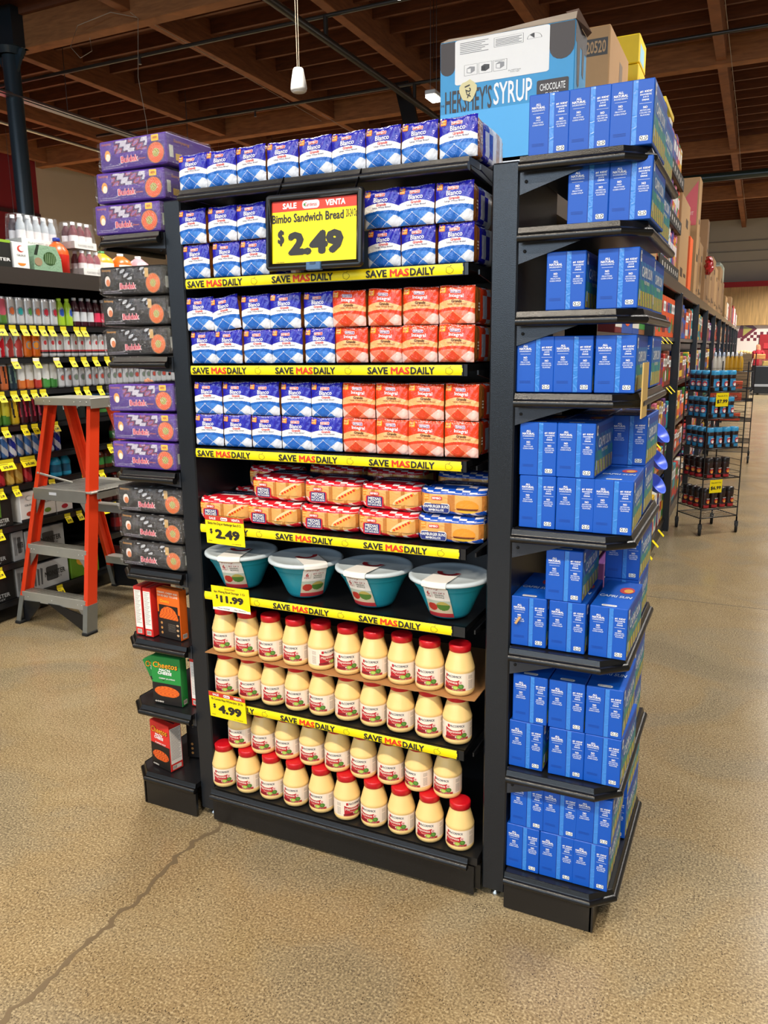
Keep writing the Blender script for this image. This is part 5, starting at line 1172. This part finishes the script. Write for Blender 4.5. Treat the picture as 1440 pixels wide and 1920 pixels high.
for z,hm,nm in ZRk:
    y=3.55; bay=0; idx=0
    edges=[2.2,3.45,5.33,7.38,9.05,10.95,12.8,14.65,16.5,18.35,20.2,22.1,24]
    for be in range(len(edges)-1):
        bi=be-1
        y=edges[be]+.05; idx=0
        while y<edges[be+1]-.12:
            w=min(q.uniform(.09,.2)*(2 if bi<0 else 1 if bi==0 else 1.6 if bi<3 else 3.2),edges[be+1]-.05-y)
            cn,cc=q.choice(pal)
            if bi==0 and nm=='top' and y>3.8: cn,cc='orange','e0561c'
            if bi==0 and nm=='second': cn,cc=q.choice([('red','c8281e'),('orange','d8501c'),('brown','7a3a20')])
            h=q.uniform(.7,.95)*hm*(.93 if nm!='top' else 1)
            if nm=='top' and bi==0: h=.31
            idx+=1
            stock(y,z+.001,w-.004,h,cn,cc,'%s grocery box, %s in the %s bay, %s shelf of the aisle rack'%(cn,RN[min(idx,20)-1],RN[bi+1],nm),'groceries on the %s shelf of the aisle rack'%nm)
            y+=w
# goods on the top of the run
q=random.Random(8)
def topbox(y0,y1,z1,c,label,z0=2.134,prints=(),fin='card',x1=XR-.0,d=.4):
    w=y1-y0; b=MB(); b.cbox(x1-d,x1,y0,y1,z0,z1,c,fin,.005); h=z1-z0
    b.S=lambda u,v,o:(x1+o,y0+u*w,z0+v*h)
    for p in prints:
        if p[0]=='r': b.rect(*p[1:5],p[5],.001)
        elif p[0]=='p': b.poly(p[1],p[2],.001)
        elif p[0]=='t': b.text(p[1],p[2],p[3],p[4],p[6],.0018,p[5],.02)
        elif p[0]=='s':
            for k in range(p[1]): b.rect(k/p[1],(k+.5)/p[1],0,1,H(q.choice(p[2])),.0015)
    o=b.build('shipping_carton'); return tag(o,label,'carton','cartons on top of the aisle rack')
K2=H('a98458');K3=H('94704a')
MK=(('r',.2,.45,.1,.2,H('4a3826')),('r',.55,.8,.7,.8,H('4a3826')),('r',.6,.85,.12,.16,H('4a3826')))
for k,(y0,y1,z1) in enumerate(((2.45,2.95,2.40),(3.0,3.65,2.38))): topbox(y0,y1,z1,K2,'tan shipping carton, %s along the near end of the rack top'%RN[k],prints=MK)
cols=['d8402c','2f5aa8','e8e4da','e0b82c','6a3a8a','3f8a4a','d87a9a','2f9ab0']
CN={'d8402c':'red','2f5aa8':'blue','e8e4da':'white','e0b82c':'yellow','6a3a8a':'purple','3f8a4a':'green','d87a9a':'pink','2f9ab0':'teal'}
for k,(z0,z1) in enumerate(((2.17,2.50),(2.53,2.83),(2.86,3.16))):
    b=MB(); b.box(XR-.30,XR,3.74,5.1,z0-.03,z0,H('6e5434'),'card'); b.box(XR,XR+.01,3.74,5.1,z0-.03,z0+.06,H('262422'),'card')
    for kk in range(8): b.box(XR+.01,XR+.0105,3.9+.15*kk,3.94+.15*kk,z0-.005,z0+.03,H('d8d4cc'),'paper')
    tag(b.build('display_tray'),'black-fronted cardboard display tray, %s tier above the aisle rack'%('lowest','middle','top')[k],'display tray')
    y=3.77; i=0
    while y<5.02:
        w=.085 if k<2 else .16
        c=cols[(i*3+k*2+i//3)%8]; i+=1
        b=MB(); hh=z1-.04-z0+(.03 if i%3==0 else 0); b.cbox(XR-.26,XR-.012,y,y+w-.005,z0+.001,z0+hh,H(c),'paper',.002)
        b.S=lambda u,v,o:(XR-.012+o,y+u*w,z0+v*.28); b.rect(.1,.8,.55,.8,WHT,.001); b.disc(.45,.3,.3,.15,H(cols[(i*5)%8]),.001); b.rect(.1,.8,.86,.93,H(cols[(i*5+2)%8]),.001)
        tag(b.build('puzzle_box'),'%s printed box, %s from the left in the %s display tier'%(CN[c],RN[i-1],('lowest','middle','top')[k]),'box','printed boxes in the tiered display'); y+=w
b=MB(); b.cbox(XR-.27,XR-.01,3.77,4.3,3.165,3.20,H('f0cf2a'),'paper',.002); tag(b.build('size_card'),'yellow card topping the tiered display','card')
topbox(5.15,5.95,2.84,K2,'tall tan carton right behind the tiered display',prints=MK)
topbox(6.0,6.8,2.84,K3,'tan carton between the tiered display and the tallest carton',prints=MK,x1=XR-.06)
def tallbox(y0,y1,z1,c,label,art):
    b=MB(); b.cbox(.56,XR,y0,y1,2.134,z1,c,'card',.005); h=z1-2.134; b.S=lambda u,v,o:(.56+u*(XR-.56),y0-o,2.134+v*h)
    if art: b.poly([(.1,.60),(.95,.60),(.95,.97)],H('c8545a'),.001); b.text('10632',.25,.93,.045,H('3a2c1e'),.0015,.34,.01); b.text('FROZEN FRUIT',.62,.70,.03,H('e0b8b0'),.0015,.5,.01); b.text('POPS',.62,.65,.03,H('e0b8b0'),.0015,.3,.01)
    b.S=lambda u,v,o:(XR+o,y0+u*(y1-y0),2.134+v*h); b.rect(.2,.8,.3,.36,H('4a3826'),.001); b.rect(.3,.7,.62,.66,H('4a3826'),.001)
    return tag(b.build('shipping_carton'),label,'carton','cartons on top of the aisle rack')
tallbox(6.9,7.2,3.27,K2,'tallest tan carton with a pink triangle print on the rack top',True)
b=MB(); b.cbox(XR-.055,XR+.002,6.15,6.45,2.14,2.62,H('e8622a'),'paper',.004); tag(b.build('orange_pack'),'slim orange pack standing in front of tan cartons on the rack top','pack')
y=7.25;k=0
for (w,z1) in ((.6,2.80),(.55,2.76)):
    topbox(y,y+w-.04,z1,K2 if k%2 else K3,'tan carton, %s beyond the tallest one on the rack top'%RN[k],prints=MK,x1=XR-.03); y+=w;k+=1
tallbox(8.45,8.75,3.08,K3,'second tallest tan carton standing beyond the tallest on the rack top',False); y=8.8
for (w,z1) in ((.6,2.66),(.5,2.62),(.8,2.80),(.7,2.74),(.7,2.62),(.9,2.86),(.8,2.70)):
    topbox(y,y+w-.04,z1,K2 if k%2 else K3,'tan carton, %s beyond the tallest one on the rack top'%RN[k],prints=MK); y+=w;k+=1
e=empty('film_bale',(XR-.25,y,2.134)); tag(e,'tall bale of clear-wrapped goods on the far rack top','pack')
b=MB(); b.cbox(-.2,.2,0,.8,0,.95,H('b9c2b0'),'film',.05); b.build('bale',e); y+=1
for k in range(9):
    c=q.choice([('red','a83a34'),('tan','a98458'),('yellow','d8b83a'),('white','d0ccc0'),('purple','7a3a5a')]); topbox(y,y+.85,2.134+q.uniform(.3,.62),H(c[1]),'%s carton, %s of the farthest ones on the rack top'%(c[0],RN[k]),prints=MK,fin='paper'); y+=.95
b=MB(); rb=random.Random(4)
V=[];F=[]
for i in range(9):
    for j in range(12):
        a=j*2*PI/12; t=i/8; r=(.045+.05*math.sin(PI*min(1,max(0,t)))**.6)*rb.uniform(.8,1.2) if 0<i<8 else .06*rb.uniform(.5,1.3)
        V.append((r*math.cos(a)*.5,r*math.sin(a)*1.25,.20*(t-.5)))
for i in range(8):
    for j in range(12): F.append((i*12+j,i*12+(j+1)%12,(i+1)*12+(j+1)%12,(i+1)*12+j))
F+= [tuple(range(12))[::-1],tuple(range(96,108))]
b.add(V,F,H('a3141f'),'film'); o=b.build('snack_bag',loc=(XR+.06,8.1,2.52)); tag(o,'crumpled red snack bag hanging over the edge of the rack top','snack bag')
# blue scoops, yellow strips and gold sign card near the side rack
for k,z in enumerate((1.02,.84,.68)):
    e=MB(); e.lathe([(.0,-.055),(.03,-.052),(.06,-.03),(.075,0),(.078,.004),(.072,0),(.056,-.026),(.0,-.048)],H('4f6fe8'),'plastic',24); o=e.build('blue_bowl',loc=(XR+.10,3.6-.02*k,z+.03)); o.rotation_euler=(0,R(55),R(-20)); tag(o,'translucent blue plastic bowl, %s of three hanging by the aisle rack'%('top','middle','bottom')[k],'bowl','blue bowls by the aisle rack')
b=MB(); b.S=lambda u,v,o:(1.337+o,u,v); b.box(1.334,1.337,.03,.13,ZW[3]-.06,ZW[3]+.075,H('c8a860'),'paper'); b.build('price_sign_edge'); o=bpy.data.objects['price_sign_edge']; o.name='price_sign'; tag(o,'yellowed price card clipped to the outer corner of the fourth right shelf','price sign')
for k,(y,z) in enumerate(((3.75,1.69),(3.9,1.69),(4.2,1.69),(4.5,1.69),(4.7,1.30),(4.95,1.30),(4.1,.93),(4.35,.12),(3.95,.12),(3.7,.12),(3.4,.12),(4.75,.12))):
    b=MB(); b.prism([(XR+.001,z),(XR+.003,z),(XR+.05,z-.05),(XR+.048,z-.052)],y,y+.06,YEL,'paper','y'); tag(b.build('price_tag'),'yellow price tag, %s along the %s edge of the aisle rack'%(RN[k%9],{1.69:'top shelf',1.30:'second shelf',.93:'third shelf',.12:'floor-level'}[z]),'price tag','yellow price tags on the aisle rack')
# ================================================================== WIRE CARTS
def cart(name,c0,c1,c2,c3,levels,label,wheels=.12,z_top=1.55):
    """c0 front corner, c1 right, c2 back, c3 left (floor points)"""
    t=empty(name,(0,0,0)); tag(t,label,'wire rack'); W_=H('1a1a1b'); C4=[Vector((c[0],c[1],0)) for c in (c0,c1,c2,c3)]
    b=MB()
    for c in C4: b.tube([(c.x,c.y,wheels),(c.x,c.y,z_top)],.006,W_,'darkmetal',6)
    b.build('corner_posts',t)
    for c in C4:
        w=MB(); w.M=Matrix.Translation((c.x,c.y,.045))@Matrix.Rotation(R(90),4,'Y'); w.lathe([(.012,-.012),(.042,-.012),(.045,-.008),(.045,.008),(.042,.012),(.012,.012)],H('111111'),'rubber',18); w.M=Matrix.Translation((c.x,c.y,0)); w.box(-.016,.016,-.02,.02,.06,.10,H('222222'),'darkmetal'); w.tube([(0,0,.09),(0,0,wheels+.02)],.008,W_,'metal',6); w.build('caster',t)
    for k,z in enumerate(levels+[wheels+.03]):
        s=MB(); s.tube([(c.x,c.y,z) for c in C4],.005,W_,'darkmetal',6,True)
        n=9
        for i in range(1,n):
            a=C4[0].lerp(C4[3],i/n); d=C4[1].lerp(C4[2],i/n); s.tube([(a.x,a.y,z),(d.x,d.y,z)],.0025,W_,'darkmetal',5)
        s.build('wire_shelf',t)
        if k<len(levels):
            g=MB()
            for dz in (.05,.10,.15): g.tube([(c.x,c.y,z+dz) for c in (C4[3],C4[0])],.0025,W_,'darkmetal',5); g.tube([(c.x,c.y,z+dz) for c in (C4[1],C4[2])],.0025,W_,'darkmetal',5); g.tube([(c.x,c.y,z+dz) for c in (C4[2],C4[3])],.0025,W_,'darkmetal',5)
            g.tube([(c.x,c.y,z+.045) for c in (C4[0],C4[1])],.0025,W_,'darkmetal',5)
            g.build('side_wires',t)
    return t,C4
def fl(px,py): p=at(px,py,2,0); return (float(p[0]),float(p[1]))
c0,c1,c2,c3=fl(1311,1004),fl(1379,997),fl(1334,979),fl(1268,988)
c2=(c1[0]+c3[0]-c0[0],c1[1]+c3[1]-c0[1])
def zc(py): return float(at(1322,py,1,c0[1])[2])
lev=[zc(v) for v in (957,900,843,786,736)]
ct,C4=cart('wire_display_cart',c0,c1,c2,c3,lev,'black wire display cart on casters holding instant coffee jars',z_top=lev[-1]+.25)
def cjar(kind):
    blue=kind=='blue'; b=MB(); BR=H('2a1712')
    r=.040; h=.165
    b.lathe([(0,0),(r*.9,0),(r,.006),(r*.98,.03),(r*.86,.07),(r*.9,.1),(r*.98,.125),(r*.9,.132)],BR,'plastic',20,cfun=lambda z,a:((H('2c8ac0') if math.hypot((a-3*PI/2)*1.0,(z-.06)*18)<.95 else BR) if blue else (H('a8202a') if (.015<z<.05 and abs(a-3*PI/2)<.9) else H('d8b26a') if (.085<z<.1 and abs(a-3*PI/2)<.5) else BR)))
    e=empty('coffee_jar'); b.build('jar',e)
    c=MB(); c.lathe([(r*.92,.13),(r*.96,.134),(r*.96,.158),(r*.85,h),(0,h)],H('3a9cd0') if blue else H('1c1718'),'plastic',20); c.build('lid',e)
    d=MB(); rr=r*.93
    d.S=lambda u,v,o:(rr*math.sin(u/rr)*(1+o/rr)*1.02,-(rr+.004+o)*math.cos(u/rr),v); d.disc(0,.06,.018,.02,H('d83a4a') if blue else H('c23038'),.001); d.disc(0,.055,.012,.013,H('f0e8e4') if blue else H('e09a3a'),.0015); d.text('NESCAFE',0,.082,.007,WHT,.002,.03,.02); d.build('label_band',e)
    tag(e,None,'coffee jar'); return proto(e)
JB=cjar('blue'); JK=cjar('brown')
V0,V1,V3=C4[0],C4[1],C4[3]
ex=(V1-V0); ey=(V3-V0); rzc=math.atan2(ex.y,ex.x)
for k,z in enumerate(lev):
    P=JK if k<2 else JB; nx_=4; ny_=3
    rowname=('lowest','second lowest','middle','second highest','highest')[k]
    fr=[.16,.38,.60,.82] if k in (0,2) else [.2,.42,.64]
    for i,f in enumerate(fr):
        p=V0+ex*f+ey*.13; put(P,(p.x,p.y,z+.006),rzc+.1,'%s coffee jar, %s along the front of the %s wire shelf'%('brown dark-lidded' if k<2 else 'blue-lidded',RN[i],rowname),'coffee jars on the wire cart').scale=(1.05,1.05,1.05)
    for i,f in enumerate((.37,.61,.85)):
        p=V0+ex*.14+ey*f; put(P,(p.x,p.y,z+.006),rzc-.9,'%s coffee jar, %s back along the left side of the %s wire shelf'%('brown dark-lidded' if k<2 else 'blue-lidded',RN[i],rowname),'coffee jars on the wire cart').scale=(1.05,1.05,1.05)
for (k,txt,t2) in ((4,'$7.99','upper'),(1,'$6.99','lower')):
    e=empty('price_sign',tuple(V0+ex*.33+Vector((0,0,lev[k]-.06)))); e.rotation_euler=(R(2),0,rzc); tag(e,'yellow %s price card on the coffee cart reading %s'%(t2,txt.replace('$','')),'price sign')
    b=MB(); b.box(-.065,.065,-.012,-.011,-.06,.055,YEL,'paper'); b.S=lambda u,v,o:(u,-.012-o,v); b.text('Nescafe 8 Oz',0,.030,.012,INK,.001,.10,.01); b.text(txt,0,-.018,.035,INK,.001,.11,.04); b.build('card',e)
# second cart farther down the aisle
r0,r1=at(1345,866,2,0),at(1398,860,2,0)
d0=(float(r0[0])-.17,float(r0[1])); d1=(float(r1[0]),float(r1[1]))
d1=(d0[0]+.56,d0[1]+.0); d3=(d0[0]-.0,d0[1]+.6); d2=(d1[0],d3[1])
yy=d0[1]
lv=[float(at(1380,v,1,yy)[2]) for v in (830,790,752,730,697)]
cart('wire_display_cart',d0,d1,d2,d3,lv,'second wire cart farther down the aisle with sauce bottles and orange boxes',z_top=lv[-1]+.25)
sb=MB(); sb.lathe([(0,0),(.034,0),(.036,.01),(.036,.14),(.018,.2),(.014,.21)],H('c89a24'),'plastic',14); sb.lathe([(.016,.205),(.018,.21),(.010,.26),(0,.262)],H('dfe4ea'),'plastic',12); so=sb.build('sauce_bottle'); KIDS[so.name]=[]; tag(so,None,'bottle')
sb=MB(); sb.lathe([(0,0),(.034,0),(.036,.01),(.036,.14),(.018,.2),(.014,.21)],H('d8d6cc'),'plastic',14); sb.lathe([(.016,.205),(.018,.21),(.010,.26),(0,.262)],H('b9c8e0'),'plastic',12); sw=sb.build('sauce_bottle'); KIDS[sw.name]=[]; tag(sw,None,'bottle')
for i in range(7):
    for j in range(2): put(sw if i<3 else so,(d0[0]+.04+.055*i,yy+.06+.09*j,lv[-1]+.006),0,'%s squeeze bottle, %s in the %s row on top of the far cart'%('white' if i<3 else 'yellow',RN[i],'front' if j==0 else 'rear'),'squeeze bottles on the far cart')
ob=MB(); ob.cbox(-.1,.1,0,.2,0,.1,H('c04a22'),'paper',.004); ob.S=lambda u,v,o:(u,-o,v); ob.disc(0,.05,.06,.03,H('8a2a1c'),.001); ob.text('SALSA',0,.06,.02,H('e8c8a0'),.0015,.09); oo=ob.build('orange_box'); KIDS[oo.name]=[]; tag(oo,None,'box')
for k in range(4):
    for i in range(2): put(oo,(d0[0]+.11+.205*i-.0,yy+.05,lv[k]+.006),0,'orange printed box, %s on the %s shelf of the far cart'%('left' if i==0 else 'right',RN[k]),'orange boxes on the far cart')
# ================================================================== DELI COUNTER AND PEOPLE
e=empty('deli_counter',(0,0,0)); tag(e,'black deli display counter at the far end of the right aisle','counter')
b=MB(); b.cbox(1.5,6,27.2,28.4,.05,.95,H('101318'),'plastic',.02); b.box(1.5,6,27.15,27.2,.28,.36,H('b9bcc0'),'metal'); b.build('counter_body',e)
b=MB(); b.box(1.6,6,27.25,28.2,.96,1.17,H('6a6a58'),'glass'); b.build('display_glass',e)
b=MB(); b.box(1.7,6,27.4,28.1,.96,1.1,H('c9a85a'),'matte'); b.build('food_trays',e)
b=MB(); b.cbox(1.42,1.78,27.3,27.7,1.175,1.33,H('b07a40'),'wood',.01); thing1(b,'wooden_crate','small wooden crate standing on the deli counter','crate')
e=empty('produce_stand',(.98,23.6,0)); tag(e,'low far stand with a row of pale rounded goods beyond the second cart','display stand')
b=MB(); b.box(0,.42,0,.7,0,1.38,H('5a4a34'),'wood'); b.build('stand',e)
for k in range(5):
    b=MB(); b.sphere(.05+.08*k,.05,1.42+.02*math.sin(k),.045,.045,.05,H('d8c48a'),'matte',10,6); b.build('bundle',e)
def figure(name,joints,edges,colf,label,root=0,sub=2):
    me=bpy.data.meshes.new(name); me.from_pydata([j[:3] for j in joints],edges,[]); o=bpy.data.objects.new(name,me); COL.objects.link(o)
    m=o.modifiers.new('skin','SKIN'); sv=me.skin_vertices[0] if me.skin_vertices else None
    if sv is None:
        bm=bmesh.new(); bm.from_mesh(me); bm.verts.layers.skin.verify(); bm.to_mesh(me); bm.free(); sv=me.skin_vertices[0]
    for i,j in enumerate(joints):
        r=j[3]; sv.data[i].radius=(r if isinstance(r,tuple) else (r,r)); sv.data[i].use_root=(i==root)
    s=o.modifiers.new('sub','SUBSURF'); s.levels=sub; s.render_levels=sub
    bpy.context.view_layer.update()
    ev=o.evaluated_get(bpy.context.evaluated_depsgraph_get()); nm=bpy.data.meshes.new_from_object(ev)
    bpy.data.objects.remove(o)
    b=MB(); b.v=[tuple(v.co) for v in nm.vertices]
    for p in nm.polygons:
        c=p.center; b.f.append(tuple(p.vertices)); b.c.append(colf(c)); b.m.append(FN.index('matte')); b.s.append(True)
    bpy.data.meshes.remove(nm); o=b.build(name); return tag(o,label,'person')
def standing(px_,py_,face,h=1.7,arm=None,shirt=H('b02030'),trou=H('1e1e24'),skin=H('c98a68'),hair=H('2a1c16'),label='',cap=None,z0=0):
    f=Vector((math.cos(face),math.sin(face),0)); s=Vector((-f.y,f.x,0)); O=Vector((px_,py_,z0)); k=h/1.7
    J=[];E=[]
    def A(fx,sx,z,r,par=None):
        p=O+(f*fx+s*sx)*k+Vector((0,0,z*k)); J.append((p.x,p.y,p.z,tuple(a*k for a in r) if isinstance(r,tuple) else r*k)); i=len(J)-1
        if par is not None: E.append((par,i))
        return i
    pel=A(0,0,.95,.13); ab=A(.01,0,1.1,.12,pel); ch=A(.0,0,1.3,.135,ab); nk=A(.0,0,1.45,.055,ch); hd=A(.015,0,1.57,.095,nk); tp=A(.01,0,1.65,.085,hd)
    ns=A(.09,0,1.57,.02,hd)
    for sg in (1,-1):
        hip=A(0,sg*.1,.88,.085,pel); kn=A(.01,sg*.11,.48,.058,hip); an=A(-.01,sg*.11,.09,.04,kn); to=A(.13,sg*.12,.03,.035,an)
        sh=A(0,sg*.17,1.39,.055,ch)
        if arm and sg==arm[0]:
            el=A(*arm[1],.042,sh); wr=A(*arm[2],.027,el); dirv=Vector(arm[2])-Vector(arm[1]); dirv.normalize()
            pm=Vector(arm[2])+dirv*.05; pa=A(*pm,.026,wr)
            for q_,(off,ln) in enumerate(((-.028,.062),(-.009,.07),(.010,.066),(.028,.05))):
                a1=pm+dirv*.035+Vector((0,off*.9,.0)); i1=A(*a1,.0095,pa); a2=a1+dirv*ln*.6+Vector((0,0,-.006)); i2=A(*a2,.0088,i1); a3=a2+dirv*ln*.45+Vector((0,0,-.018)); A(*a3,.0075,i2)
            t1=Vector(arm[2])+dirv*.02+Vector((0,-.03*sg*1.0,.012)); i1=A(*t1,.011,wr); A(*(t1+dirv*.045+Vector((0,-.012,.012))),.0095,i1)
        else:
            el=A(-.02,sg*.22,1.12,.042,sh); wr=A(.04,sg*.23,.88,.028,el); pa=A(.055,sg*.235,.81,.026,wr)
            for off,ln in ((-.02,.06),(0,.068),(.018,.06)): i1=A(.055+off,sg*.235,.76,.010,pa); A(.062+off,sg*.23,.76-ln,.008,i1)
            A(.09,sg*.215,.79,.010,pa)
    def colf(c):
        z=(c.z-z0)/k; r=math.hypot(c.x-px_,c.y-py_)/k
        d=Vector((c.x-px_,c.y-py_,0)).dot(f)/k
        if z>1.62 or (z>1.5 and d<.0 and r<.16): return cap or hair
        if z>1.455: return skin
        if z<.1: return H('1a1a1c')
        if z<.93 and r<.2: return trou
        if r>.42 and z>.9: return skin
        if z<.98 and r>=.18 : return skin
        return shirt
    return figure('person',J,E,colf,label)
standing(1.55,28.9,-PI/2-.4,1.72,None,H('a8222e'),H('1e1e24'),cap=H('9a7a4a'),label='person in a red top and tan cap standing behind the deli counter')
# shopper mostly hidden behind the left rack, hand reaching for the cans
standing(-.55,1.0,PI,1.70,(1,(.22,.2,1.20),(.30,.19,1.385)),H('2a2c2a'),H('1c1d22'),label='person in dark clothes mostly hidden behind the left rack, one hand raised to the cans')
